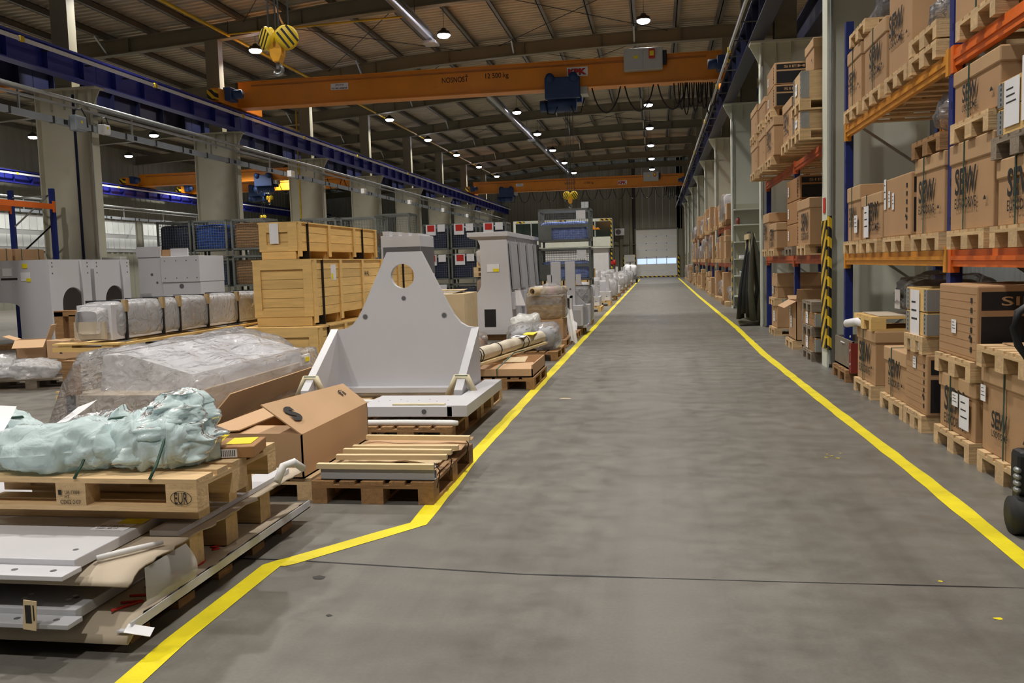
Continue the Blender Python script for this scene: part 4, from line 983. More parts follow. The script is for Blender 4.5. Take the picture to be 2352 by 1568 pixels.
for x in (2.02,2.28): MB().box(x,5.1,.03,x+.15,5.36,.1).build('fork','black',pt,world=True,bevel=.01)
MB().tube([(2.1+ex,4.86,.5),(2.1+ex,4.9,.7),(2.09+ex,4.93,.86)],.02,8).build('tiller','black',pt,True,True)
MB().tube([(2.09+ex,4.93,.86),(1.99+ex,4.93,.9),(1.935+ex,4.94,.99),(1.915+ex,4.95,1.08),(1.935+ex,4.95,1.16),(1.99+ex,4.95,1.2),(2.2+ex,4.95,1.2),(2.26+ex,4.95,1.08),(2.2+ex,4.94,.92),(2.09+ex,4.93,.86)],.021,10).build('handle_loop','black',pt,True,True)
for k in range(4): MB().cyl((1.92+ex,4.86,.24+.035*k),(1.92+ex,4.9,.24+.035*k),.014,8).build('spring_coil','galv',pt,True,True)
# ================================================================== LEFT SIDE: FOREGROUND STACK
def custom_pallet(x0, x1, y0, y1, z0, h, label, wd='wood', nx=3, ny=5, rows=5, along='x', bw=.1):
    """pallet from boards and blocks filling a given footprint"""
    t = thing('wooden_pallet', label, 'pallet', ((x0+x1)/2,(y0+y1)/2,z0))
    bh = h*.55; th = h*.16
    for i in range(nx):
        for j in range(ny):
            x = x0+bw/2+(x1-x0-bw)*i/max(1,nx-1); y = y0+bw*.7+(y1-y0-bw*1.4)*j/max(1,ny-1)
            MB().box(x-bw/2,y-bw*.7,z0+th,x+bw/2,y+bw*.7,z0+th+bh).build('block',wd+'_x',t,world=True)
    for j in range(ny):
        y = y0+bw*.7+(y1-y0-bw*1.4)*j/max(1,ny-1)
        MB().box(x0,y-bw*.7,z0,x1,y+bw*.7,z0+th).build('bottom_board',wd+'_x',t,world=True)
        MB().box(x0,y-bw*.7,z0+th+bh,x1,y+bw*.7,z0+th*.6+bh+th).build('stringer_board',wd+'_x',t,world=True)
    for j in range(rows):
        x = x0+.06+(x1-x0-.12)*j/(rows-1)
        MB().box(x-.055,y0,z0+th*1.6+bh,x+.055,y1,z0+h).build('top_board',wd+'_y',t,world=True)
    return t
def ragged_sheet(name, label, x0, x1, y0, y1, z, m, seed=1, front_drop=0, right_rag=.02, cat='cardboard', sag=0):
    R = random.Random(seed); nx, ny = 24, 40
    def fn(u, v):
        x = x0+(x1-x0)*u; y = y0+(y1-y0)*v; zz = z+.006*noise.noise(Vector((x*3,y*3,seed)))
        if u == 1: x += right_rag*noise.noise(Vector((y*14,seed,0)))*1.5
        if front_drop and v < .12:
            k = (.12-v)/.12; a = k*1.45; zz = z-front_drop*math.sin(a)*k; y = y0+(y1-y0)*.12-.16*math.sin(a*.9)*1.0
        if sag and v > .93: zz -= sag*((v-.93)/.07)**2
        return (x,y,zz)
    o = MB().grid(nx,ny,fn).build(name,m,None,True); s = o.modifiers.new('thick','SOLIDIFY'); s.thickness = .008; s.offset = 1
    return tag(o,label,cat)
custom_pallet(-3.4,-2.12,3.15,4.75,0,.085,'low rough pallet on the floor under the grey panels, front left','woodold',3,5,5)
tag(MB().box(-2.12,3.06,.086,-2.05,4.86,.092).box(-2.056,3.06,.086,-2.05,4.86,.13).build('steel_angle','machine'),'pale steel angle along the edge of the lowest sheet, front left','steel profile')
lc = ragged_sheet('cardboard_sheet','grey corrugated cardboard with red scribbles hanging over the lowest pallet, front left',-3.9,-2.06,2.98,4.88,.13,'cardgrey',2,.09,.012,sag=.05)
def scrib(pts): 
    return MB().tube([(x,y,.1415) for x,y in pts],.006,5).build('red_scribble','red',lc,True)
bx_, by_ = -2.2,3.22
scrib([(-2.19,3.14),(-2.12,3.25),(-2.2,3.22)]); scrib([(-2.21,3.3),(-2.11,3.32),(-2.2,3.4),(-2.11,3.43)]); scrib([(-2.2,3.5),(-2.11,3.52)]); scrib([(-2.155,3.51),(-2.155,3.58)]); scrib([(-2.2,3.58),(-2.11,3.6)])
scrib([(-2.155+.045*math.cos(a),3.72+.06*math.sin(a)) for a in [k*2*PI/12 for k in range(13)]])
scrib([(-2.16+.03*math.sin(k*2.1),3.9+.02*k) for k in range(8)])
def panel(x0, x1, y0, y1, z0, z1, lip, label, m, sticker=False, holes=5, dots=False):
    t = thing('drilled_sheet', label, 'machine panel', ((x0+x1)/2,(y0+y1)/2,z0))
    MB().box(x0,y0+lip,z0,x1,y1,z1).build('plate',m,t,world=True,bevel=.004)
    MB().box(x0,y0,z0,x1+.03,y0+lip,z0+(z1-z0)*.45).build('front_lip',m,t,world=True,bevel=.003)
    for k in range(holes):
        x = x1-.05-k*.17
        MB().cyl((x,y0+lip/2,z0+(z1-z0)*.45),(x,y0+lip/2,z0+(z1-z0)*.45+.001),.013,10).build('hole','machdark',t,world=True)
    MB().cyl((x1-.08,y0+lip+.12,z1),(x1-.08,y0+lip+.12,z1+.001),.012,10).build('hole','machdark',t,world=True)
    if sticker:
        MB().box(x1-.2,y0+.5,z1+.001,x1-.03,y0+.66,z1+.002).build('label_sheet','paper',t,world=True)
        MB().box(x1-.13,y0+.6,z1+.002,x1-.01,y0+.68,z1+.003).build('yellow_note','yellow',t,world=True)
        text('145-T.65.01',.12,.025,'ink',t,Vector((x1-.13,y0+.56,z1+.0032))-ORI[t.name],'+z',0,tilt=.1)
        text('2501-45/12',.1,.02,'ink',t,Vector((x1-.13,y0+.525,z1+.0032))-ORI[t.name],'+z',0,tilt=.1)
    if dots:
        for k in range(7):
            for q in range(2): MB().cyl((x1-.1-.2*k,y0+lip+.1+q*.04,z1),(x1-.1-.2*k,y0+lip+.1+q*.04,z1+.001),.011,8).build('hole','white',t,world=True)
    return t
panel(-3.9,-2.26,2.93,3.95,.146,.19,.09,'grey drilled machine panel lowest in the stack, front left','machined',holes=6,dots=True)
ht = MB().prism([(-2.4,.155),(-2.345,.15),(-2.335,.265),(-2.39,.27)],2.905,2.908); o = tag(ht.build('hang_tag','tan',None,fix=True),'cream paper tag hanging at the lowest grey panel','tag')
MB().box(-2.385,2.9035,.18,-2.36,2.9045,.25).box(-2.352,2.9035,.19,-2.347,2.9045,.25).build('print_line','ink',o)
o = tag(MB().box(-.05,-.03,0,.05,.03,.002).build('paper_slip','paper'),'small white paper slip at the corner of the lowest cardboard','paper'); o.location = (-2.02,3.06,.1); o.rotation_euler = (.2,.25,.3)
custom_pallet(-3.4,-2.3,3.3,4.7,.192,.113,'rough pallet between the two cardboard sheets of the front left stack','woodold',3,4,4)
for k, yy in enumerate((3.68,4.02,4.4)): tag(MB().box(-2.25,yy-.06,.146,-2.11,yy+.06,.302).build('timber_block','wood_x'),'timber block between the stacked sheets, %s from the front'%['first','second','third'][k],'block','timber blocks of the front left stack')
mc = ragged_sheet('cardboard_sheet','torn grey cardboard sheet under the white panel, front left',-3.9,-2.07,3.02,4.9,.308,'cardgrey',5,.05,.03)
panel(-3.9,-2.3,2.97,4.3,.32,.365,.12,'white machine panel with yellow note under the stamped pallet, front left','machine',sticker=True,holes=4)
o = tag(MB().box(-2.26,3.55,.32,-2.12,4.75,.345).build('steel_profile','machine'),'pale steel strip on the torn cardboard sheet, front left','steel profile')
fm = tag(MB().tube([(-2.28,3.2,.335),(-2.2,3.3,.337),(-2.12,3.42,.335)],[.012,.014,.01],8).build('foam_strip','white',None,True),'small white foam strip on the torn cardboard','foam')
tf = MB().grid(8,8,lambda u,v:(-2.07+.05*math.sin(v*PI*.8)*u,3.2+.32*u,.3-.16*v)).build('film_flap','tissue',None,True); tag(tf,'translucent film hanging from the torn cardboard edge, front left','plastic film')
for k,(ya,yb) in enumerate(((3.66,3.76),(3.95,4.03),(4.13,4.2))): tag(MB().box(-3.15,ya,.367,-2.08,yb,.455).build('timber_batten','wood_x'),'timber batten under the stamped pallet, %s from the front'%['first','second','third'][k],'batten','battens under the stamped pallet')
ep = pallet((-2.57,3.86,.457),0,label='stamped wooden pallet carrying the light blue parcel, front left')
def P_(x,y,z): return Vector((x,y,z))-ORI[ep.name]
zb = .457+.022+.04
text('EUR',.062,.05,'ink',ep,P_(-2.042,3.455,zb),'-y',.004)
rg = MB(); N_ = 28
ring = [(.05*math.cos(2*PI*k/N_),.031*math.sin(2*PI*k/N_)) for k in range(N_)]; rin = [(x*.94,y*.92) for x,y in ring]
rg.add([(x,0,y) for x,y in ring]+[(x,0,y) for x,y in rin],[(k,(k+1)%N_,(k+1)%N_+N_,k+N_) for k in range(N_)]).build('stamp_ring','ink',ep).location = P_(-2.042,3.455,zb)
text('UA-13058',.07,.016,'ink',ep,P_(-2.56,3.455,zb+.02),'-y',.004); text('HT',.022,.014,'ink',ep,P_(-2.585,3.455,zb),'-y',.004); text('CD02·2·07',.1,.018,'ink',ep,P_(-2.57,3.455,zb-.024),'-y',.006)
MB().box(-2.628,3.4545,zb+.008,-2.612,3.455,zb+.03).build('stamp_mark','ink',ep,world=True)
# light blue parcel
bp = thing('wrapped_parcel','light blue plastic wrapped parcel tied down on the stamped pallet','parcel',(-2.6,3.78,.602))
def wrapmesh(fn, nu, nv, m, par, nm):
    return MB().grid(nu,nv,fn).build(nm,m,par,True)
def roll(pts, rad, seed, nm, nu=48, nv=70, flat=.62, folds=0, fold_amp=.0):
    def fn(u, v):
        s = v*(len(pts)-1); i = min(int(s),len(pts)-2); f_ = s-i; f_ = f_*f_*(3-2*f_)
        c = Vector(pts[i]).lerp(Vector(pts[i+1]),f_); r = rad[i]+(rad[i+1]-rad[i])*f_
        t_ = (Vector(pts[-1])-Vector(pts[0])).normalized()
        if abs(t_.z) > .6: s1 = Vector((1,0,0)); s2 = Vector((0,1,0)); fl_ = 1
        else: s1 = t_.cross(Vector((0,0,1))).normalized(); s2 = Vector((0,0,1)); fl_ = flat
        a = u*2*PI; q = Vector((math.cos(a),math.sin(a),v*5+seed))
        n_ = noise.noise(q*1.3)*.3+abs(noise.noise(q*2.6+Vector((5,1,3))))*.26-.08+abs(noise.noise(q*6))*.07
        if folds: n_ += fold_amp*abs(math.sin(a*folds/2+noise.noise(q)*2))
        p = c+s1*math.cos(a)*r*(1+n_)+s2*math.sin(a)*r*(1+n_)*fl_
        p.z = max(p.z,.002); return tuple(p)
    return wrapmesh(fn,nu,nv,'bluebag',bp,nm)
roll([(-.62,-.06,.06),(-.55,-.1,.08),(-.3,-.13,.09),(-.05,-.12,.1),(.1,-.09,.1),(.2,-.06,.08)],[.05,.14,.18,.19,.17,.1],1,'bag_body')
roll([(-.95,.1,.08),(-.75,.06,.1),(-.58,.05,.12),(-.4,.1,.08)],[.14,.2,.19,.1],9,'bag_body')
roll([(-.3,.15,.1),(0,.17,.12),(.25,.2,.1)],[.14,.17,.1],15,'bag_body')
roll([(.08,-.1,.08),(.2,-.05,.11),(.34,.0,.12),(.45,.06,.1),(.53,.1,.05)],[.1,.19,.21,.17,.05],4,'bag_body',flat=.8)
roll([(.30,.0,.03),(.32,.02,.12),(.34,.03,.2),(.36,.05,.27),(.375,.06,.325),(.385,.07,.345)],[.2,.2,.17,.12,.08,.015],6,'bag_crown',folds=9,fold_amp=.2)
for x in (-.52,.06,.42): MB().tube([(x,-.33,.0),(x,-.27,.05),(x,-.2,.14),(x,-.05,.215),(x,.1,.2),(x,.3,.0)],.007,5).build('strap','strapgreen',bp,True)
for (lb,c,rt,sz) in (('white printed sheet in a sleeve lying on the light blue parcel',(-3.13,3.62,.80),(.35,.1,.35),(.22,.3)),('curled white sheet on the light blue parcel',(-2.78,3.72,.80),(.3,-.25,-.5),(.2,.3))):
    o = MB().grid(6,8,lambda u,v:((u-.5)*sz[0],(v-.5)*sz[1],.05*(v-.2)**2)).build('paper_sheet','paper',None,True); tag(o,lb,'paper'); o.location = c; o.rotation_euler = rt
    for k in range(4): MB().box(-sz[0]*.3,sz[1]*(.1+.07*k),.012+.01*k,sz[0]*(.1+.05*(k%2)),sz[1]*(.11+.07*k),.013+.01*k).build('print_line','machdark',o)
sb = thing('small_carton','small flat brown carton with yellow note and barcode on the stamped pallet','carton',(-2.03,3.99,.602),.2)
MB().box(-.1,-.12,0,.1,.12,.055).build('body','carton2',sb,bevel=.004); MB().box(-.05,-.06,.056,.07,.1,.058).build('yellow_note','yellow',sb)
MB().box(-.07,-.1225,.005,.02,-.1205,.045).build('barcode_label','paper',sb)
for k in range(9): MB().box(-.065+k*.009,-.1235,.01,-.061+k*.009,-.1225,.04).build('barcode_bar','ink',sb)
fo = tag(MB().tube([(-2.06,4.45,.34),(-2.04,4.5,.42),(-2.0,4.55,.43),(-1.98,4.62,.38)],.022,8).build('foam_tube','white',None,True),'bent white foam piece at the far corner of the front left stack','foam')
# ================================================================== SLAT PALLET AND OPEN BOX
pallet((-1.8,5.86,0),PI/2,label='old pallet with cream battens and a steel channel beside the yellow line',wd='woodold')
for k,(xa,xb,y,z,ry) in enumerate(((-2.17,-1.40,5.30,.235,.0),(-2.13,-1.38,5.55,.24,.03),(-2.11,-1.36,5.62,.262,-.02),(-2.12,-1.37,5.85,.24,.02),(-2.13,-1.35,6.15,.25,-.03))):
    o = MB().box(-(xb-xa)/2,-.022,-.016,(xb-xa)/2,.022,.016).build('wooden_batten','batten'); o.location = ((xa+xb)/2,y,z); o.rotation_euler = (0,0,ry)
    tag(o,'cream wooden batten on the old pallet, %s from the steel channel'%['first','second','third','fourth','fifth'][k],'batten','battens on the old pallet')
ch = tag(MB().box(-2.15,5.06,.146,-1.4,5.12,.15).box(-2.15,5.06,.146,-1.4,5.065,.225).box(-2.15,5.06,.22,-1.4,5.14,.226).box(-2.15,5.115,.146,-1.4,5.12,.2).build('steel_channel','machined'),'pale grey steel channel at the front of the old pallet','steel profile'); ch.location.y = .24
for k,(y0,y1,z,x0,x1) in enumerate(((5.36,5.8,.16,-2.14,-1.42),(5.6,6.2,.19,-2.12,-1.45),(5.95,6.42,.205,-2.15,-1.38))):
    o = MB().grid(14,10,lambda u,v:(x0+(x1-x0)*u,y0+(y1-y0)*v,z+.022*noise.noise(Vector((u*4+k*3,v*4,k))))).build('cardboard_piece','cartonbig' if k != 1 else 'tan',None,True)
    sm = o.modifiers.new('s','SOLIDIFY'); sm.thickness = .005; tag(o,'crumpled cardboard piece among the cream battens, %s'%['front','middle','back'][k],'cardboard')
o = tag(MB().box(-2.0,5.7,.17,-1.6,5.95,.185).build('metal_plate','machine'),'pale metal plate among the cream battens','plate')
for k,y in enumerate((5.3,5.62,6.15)):
    o = tag(MB().tube([(-1.4,y,.26),(-1.37,y+.03,.2),(-1.385,y,.1)],.004,5).build('wire_tie','darksteel',None,True),'dark wire tie at the end of the cream battens, %s from the front'%['first','second','third'][k],'wire','wire ties of the old pallet')
pallet((-2.63,5.93,0),PI/2,label='pallet under the open cardboard box with raised flap',wd='wood')
ob = thing('open_box','large open cardboard box with raised lid flap marked S','carton',(-2.63,5.93,.146),0)
mb = MB(); x0,x1,y0,y1,h = -.37,.36,-.62,.68,.29; th = .01
for (a,b,c_,d_) in ((x0,y0,x1,y0+th),(x0,y1-th,x1,y1),(x0,y0,x0+th,y1),(x1-th,y0,x1,y1)): mb.box(a,b,0,c_,d_,h)
mb.box(x0,y0,0,x1,y1,.01).build('body','cartonbig',ob)
def flap(pts, nm='flap', m='cartonbig', par=None, th=.008):
    o = MB().add(pts,[tuple(range(len(pts)))]).build(nm,m,par); s = o.modifiers.new('s','SOLIDIFY'); s.thickness = th; return o
flap([(x1,y0,h),(x1,y1,h),(x1-.2,y1+.02,h+.15),(x1-.25,y0-.04,h+.2)],'lid_flap','cartonbig',ob)
flap([(x0,y0,h),(x0,y1,h),(x0+.3,y1,h+.02),(x0+.3,y0,h+.02)],'lid_flap','cartonbig',ob)
flap([(x0,y0,h+.003),(x1,y0,h+.003),(x1-.03,y0+.26,h+.01),(x0+.03,y0+.26,h+.01)],'lid_flap','cartonbig',ob)
# the S on the raised flap
e1 = Vector((0,1,0)); e2 = Vector((-.23,0,.175)).normalized(); e3 = e1.cross(e2)
so = link('lettering',text_mesh('S',.13,.14,'ink',.06),ob,Vector((x1-.13,y0+.16,h+.1))+Vector((.175,0,.23)).normalized()*.012)
so.rotation_euler = Matrix((( 0,e2.x,.8),(1,e2.y,0),(0,e2.z,.6))).to_euler()
nrm = e1.cross(e2); so.rotation_euler = Matrix(((e1.x,e2.x,nrm.x),(e1.y,e2.y,nrm.y),(e1.z,e2.z,nrm.z))).to_euler()
so2 = link('lettering',text_mesh('fi',.1,.06,'ink',.0),ob,Vector((x1-.14,y1-.2,h+.1))+Vector((.175,0,.23)).normalized()*.012); so2.rotation_euler = so.rotation_euler
# ================================================================== STRETCH-WRAPPED CRATE
wc = thing('wrapped_crate','long crate in clear stretch film with a loose brown carton side','wrapped crate',(-4.75,8.8,0))
def W(x,y,z): return Vector((x,y,z))-ORI[wc.name]
ft = [(-5.45,7.35),(-4.1,7.1),(-4.15,10.2),(-5.3,10.4)]
MB().prism([(-5.4,.05),(-4.2,.05),(-4.2,.4),(-5.4,.4)],7.3,10.2,'y').build('inner_case','cardgrey',wc,world=True,fix=True)
MB().prism([(-5.25,.4),(-4.25,.4),(-4.3,.55),(-4.95,.74),(-5.2,.74)],7.6,10.1,'y').build('contents','machine',wc,world=True,fix=True)
for y in (7.35,8.2,9.1,10.1): MB().box(-5.42,y-.05,.0,-5.3,y+.05,.72).build('timber_post','woodold_x',wc,world=True)
flap([tuple(W(-3.95,7.0,.1)),tuple(W(-4.12,10.2,.12)),tuple(W(-4.0,10.15,.36)),tuple(W(-3.72,7.2,.42))],'carton_side','cartonbig',wc,.01)
MB().box(-5.5,7.2,.0,-4.0,10.3,.05).build('base_board','woodold_y',wc,world=True)
def film_fn(u, v):
    prof = [(-5.62,.02),(-5.42,.5),(-5.22,.79),(-4.9,.8),(-4.4,.62),(-4.12,.53),(-4.05,.3),(-4.03,.12)]
    s = u*(len(prof)-1); i = min(int(s),len(prof)-2); f_ = s-i
    x = prof[i][0]+(prof[i+1][0]-prof[i][0])*f_; z = prof[i][1]+(prof[i+1][1]-prof[i][1])*f_
    y = 7.05+3.35*v; e = min(v,1-v)
    if e < .06: k = (1-e/.06); z *= 1-.75*k; x += (-4.7-x)*.12*k
    n_ = noise.noise(Vector((x*6,y*2.2,z*6)))*.05+noise.noise(Vector((x*18,y*5,z*18)))*.018
    return tuple(W(x+n_*.6,y,max(.012,z+n_)))
MB().grid(56,60,film_fn).build('stretch_film','film',wc,True)
MB().box(-4.13,9.7,.38,-4.1,9.95,.5).build('label_sheet','paper',wc,world=True); MB().box(-4.1,9.8,.42,-4.09,9.9,.47).build('yellow_note','yellow',wc,world=True)
# ================================================================== WHITE A-FRAME BRACKET
AF = thing('machine_bracket','large white A-shaped machine bracket with a round hole, standing on pallets','machine part',(-2.59,8.6,.2))
cxx = -2.59
def arc(cx, cz, r, a0, a1, n): return [(cx+r*math.cos(a0+(a1-a0)*k/n),cz+r*math.sin(a0+(a1-a0)*k/n)) for k in range(n+1)]
prof_r = [(-2.41,1.65),(-2.14,1.1)]+[(-2.08,.99),(-2.01,.905),(-1.94,.865),(-1.84,.85)]+[(-1.84,.25)]
poly = prof_r+[(2*cxx-x,z) for x,z in prof_r[::-1]]
def plate_with_hole(poly, hc, hr, y0, y1, n=28):
    """front and back faces as a fan between the outline and the hole"""
    bm = bmesh.new()
    out = [bm.verts.new((x,y0,z)) for x,z in poly]; hol = [bm.verts.new((hc[0]+hr*math.cos(2*PI*k/n),y0,hc[1]+hr*math.sin(2*PI*k/n))) for k in range(n)]
    es = [bm.edges.new((out[i],out[(i+1)%len(out)])) for i in range(len(out))]+[bm.edges.new((hol[i],hol[(i+1)%n])) for i in range(n)]
    bmesh.ops.triangle_fill(bm,edges=es,use_beauty=True)
    ret = bmesh.ops.extrude_face_region(bm,geom=bm.faces[:])
    bmesh.ops.translate(bm,verts=[v for v in ret['geom'] if isinstance(v,bmesh.types.BMVert)],vec=(0,y1-y0,0))
    bmesh.ops.recalc_face_normals(bm,faces=bm.faces)
    mb = MB(); bm.verts.index_update(); mb.v = [tuple(v.co) for v in bm.verts]; mb.f = [tuple(v.index for v in f.verts) for f in bm.faces]; bm.free(); return mb
plate_with_hole(poly,(-2.61,1.40),.126,8.88,8.95).build('main_plate','machine',AF,world=True)
for (x,z,r) in ((-2.605,1.17,.021),(-3.03,.985,.024),(-2.18,.985,.024)):
    MB().cyl((x,8.879,z),(x,8.8795,z),r*1.35,18).build('counterbore','machined',AF,world=True); MB().cyl((x,8.877,z),(x,8.879,z),r,16).build('bolt_hole','machdark',AF,world=True)
for xs in (-3.42,-1.9):
    MB().prism([(8.9,.86),(8.9,.2),(8.02,.2),(8.02,.33)],xs,xs+.08,'x').build('side_gusset','machine',AF,world=True,bevel=.004,fix=True)
MB().box(-3.36,8.75,.2,-1.85,8.88,.25).build('foot_bar','machine',AF,world=True)
for xs in (-3.38,-1.86):
    MB().tube([(xs-.14,8.2,.25),(xs-.05,8.19,.43),(xs+.05,8.19,.43),(xs+.13,8.2,.25)],.036,6).build('edge_protector','strapcream',AF,True,True)
    MB().tube([(xs-.16,8.19,.2),(xs-.055,8.17,.445),(xs+.055,8.17,.445),(xs+.16,8.19,.2)],.009,5).build('strap','strapgreen',AF,True,True)
for k,(x,y) in enumerate(((-2.12,7.72),(-2.12,8.97),(-3.02,7.85),(-3.02,9.1))): pallet((x,y,0),PI/2,label='pallet beneath the white A-shaped bracket, %s'%['front right','back right','front left','back left'][k],wd='wood' if k%2 else 'woodold')
for k,(xa,xb,y,z) in enumerate(((-2.6,-1.68,7.2,.165),(-3.45,-2.7,7.6,.17),(-2.62,-1.75,8.4,.172),(-3.45,-2.65,8.3,.172),(-3.4,-1.7,8.82,.172))):
    o = MB().tube([(xa,y,z),(xa+.06,y,z),((xa+xb)/2,y+.01,z+.002),(xb-.06,y,z),(xb,y,z)],[.02,.027,.026,.027,.02],8).build('wrapped_batten','white',None,True); tag(o,'batten wrapped in white film below the A-shaped bracket, %s from the front'%['first','second','third','fourth','fifth'][k],'batten','film-wrapped battens')
bs = thing('bed_plate','flat white machine base plate with drilled rail in front of the bracket','machine part',(-2.1,7.6,.2))
MB().box(-2.58,7.3,.2,-1.75,7.95,.29).build('plate','machine',bs,world=True,bevel=.004); MB().box(-1.8,7.3,.2,-1.62,9.0,.3).build('rail','machine',bs,world=True,bevel=.004)
MB().cyl((-2.0,7.298,.245),(-2.0,7.3,.245),.022,14).build('bolt_hole','machdark',bs,world=True)
MB().box(-2.3,7.36,.292,-1.83,7.4,.305).build('cream_strip','strapcream',bs,world=True)
for k in range(8): MB().cyl((-2.5+.09*k,7.6+.05*(k%3),.29),(-2.5+.09*k,7.6+.05*(k%3),.291),.008,8).build('hole','machdark',bs,world=True)
# ================================================================== LONG WRAPPED BEAMS
def longbeam(z0, y0, y1, label, xl=-6.76, xr=-6.27, up=True, h=.44):
    t = thing('wrapped_beam', label, 'wrapped beam', ((xl+xr)/2,y0,z0))
    w = xr-xl
    MB().box(xl+.03,y0+.1,z0,xr-.02,y1,z0+h*.93).build('beam_body','machine',t,world=True)
    def fn(u, v):
        a = u*2*PI; e = .38
        cx = math.copysign(abs(math.cos(a))**e,math.cos(a)); cz = math.copysign(abs(math.sin(a))**e,math.sin(a))
        k = 1.0
        if v < .06: k = .55+.45*math.sin((v/.06)*PI/2)
        n_ = 1+.05*noise.noise(Vector((cx*2,cz*2,v*30+z0)))
        return (( xl+xr)/2-ORI[t.name].x+cx*w/2*k*n_*1.03, v*(y1-y0)-(.05 if v==0 else 0), h/2+cz*h/2*k*n_*1.04+.0)
    MB().grid(32,60,fn).build('plastic_cover','filmthick',t,True)
    MB().box(xl+.05,y0-.0,z0+.02,xr-.05,y0+.04,z0+h*.5).build('end_card','cardgrey',t,world=True)
    for y in (y0+.35,y0+1.15,y0+1.55,y0+2.3,y0+3.2,y0+4.1,y0+4.5):
        if y < y1: MB().box(xl-.02,y-.012,z0-.02,xr+.02,y+.012,z0+h+.018).build('strap','black',t,world=True)
        if y < y1: MB().box(xr-.03,y-.03,z0+h-.12,xr+.026,y+.03,z0+h+.02).build('edge_protector','tape',t,world=True)
    if up:
        MB().box(xr+.022,y0+3.7,z0+.24,xr+.025,y0+3.85,z0+.4).build('label_sheet','paper',t,world=True); MB().box(xr+.025,y0+3.78,z0+.24,xr+.028,y0+3.85,z0+.31).build('yellow_note','yellow',t,world=True)
    return t
longbeam(.742,9.3,14.8,'upper long machine beam wrapped in clear plastic with dark straps')
longbeam(.182,9.3,14.8,'lower long machine beam wrapped in plastic beneath the upper one',h=.4)
for zi,(z0,z1) in enumerate(((.0,.14),(.62,.7))):
    t = thing('timber_cradle','timber cradle under the %s long wrapped beam'%['lower','upper'][zi],'timber',(-6.6,12,z0))
    MB().box(-6.34,9.25,z1-.03,-6.2,14.8,z1).build('plank','crate_y',t,world=True); MB().box(-6.9,9.25,z1-.03,-6.72,14.8,z1).build('plank','crate_y',t,world=True)
    for y in (9.3,10.9,12.5,14.1): MB().box(-6.97,y-.05,z0,-6.2,y+.12,z1-.03).build('crossbar','crate_x',t,world=True)
    MB().box(-6.96,9.24,z1,-6.12,9.4,z1+.02).build('crossbar','crate_x',t,world=True)
for k,(y) in enumerate((9.5,12.0,14.0)): tag(MB().box(-6.9,y-.06,.606,-6.15,y+.06,.619).build('spacer','crate_x'),'thin spacer between the two long beams, %s'%['front','middle','back'][k],'spacer')
# ================================================================== WOODEN CRATES
def wcrate(x0, x1, y0, y1, z0, z1, label, nplank=5, posts=6, feet=.1, endframe=True, sheet=None, letters=None):
    t = thing('wooden_crate', label, 'crate', ((x0+x1)/2,(y0+y1)/2,z0)); b = z0+feet
    MB().box(x0+.02,y0+.02,b,x1-.02,y1-.02,z1-.02).build('inner_box','crate_y',t,world=True)
    ph = (z1-b)/nplank
    for k in range(nplank):
        MB().box(x1-.02,y0+.02,b+k*ph+.003,x1+.0,y1-.02,b+(k+1)*ph-.003).build('side_plank','crate_y',t,world=True)
        MB().box(x0+.02,y0-.002,b+k*ph+.003,x1-.02,y0+.02,b+(k+1)*ph-.003).build('end_plank','crate_x',t,world=True)
    for k in range(posts):
        y = y0+.04+(y1-y0-.08)*k/(posts-1)
        MB().box(x1,y-.055,z0+feet*.3,x1+.03,y+.055,z1+.0).build('side_post','crate_x',t,world=True)
        MB().box(x0+.03,y-.06,z0,x1-.03,y+.06,b).build('skid','crate_x',t,world=True)
    if endframe:
        for (xa,xb,za,zb_) in ((x0,x0+.12,b,z1),(x1-.14,x1,b,z1),(x0+.12,x1-.14,z1-.13,z1),(x0+.12,x1-.14,b,b+.1)):
            MB().box(xa,y0-.03,za,xb,y0-.002,zb_).build('end_frame_board','crate_x',t,world=True)
    n = max(3,int((y1-y0)/.2))
    for k in range(n): MB().box(x0-.02,y0-.03+(y1-y0+.06)*k/n+.002,z1,x1+.03,y0-.03+(y1-y0+.06)*(k+1)/n-.002,z1+.02).build('lid_plank','crate_x',t,world=True)
    if sheet:
        y, z = sheet; MB().box(x1+.001,y-.11,z-.12,x1+.003,y+.11,z+.12).build('label_sheet','paper',t,world=True); MB().box(x1+.003,y-.1,z-.11,x1+.004,y-.01,z-.02).build('yellow_note','yellow',t,world=True)
    if letters:
        s, y, z = letters; text(s,.42,.1,'ink',t,Vector((x1+.004,y,z))-ORI[t.name],'+x',.0)
    for y in (y0+.35,y1-.8): MB().box(x0-.025,y-.01,z0,x1+.034,y+.01,z1+.024).build('strap','black',t,world=True)
    return t
wcrate(-6.15,-4.92,12.3,17.6,0,.64,'lowest long wooden crate of the stack behind the wrapped crate',4,6,.08)
wcrate(-5.98,-5.05,12.5,18.0,.665,1.64,'middle large wooden crate with framed end, label and stencilled letters',6,6,.14,sheet=(13.35,1.45),letters=('JHAHL',14.9,1.4))
wcrate(-5.9,-5.3,12.6,16.3,1.665,2.2,'top slim wooden crate with paper on its end',3,4,.12)
o = tag(MB().box(-5.72,12.55,1.9,-5.58,12.56,2.2).build('paper_sheet','paper'),'white paper on the end of the top wooden crate','paper')
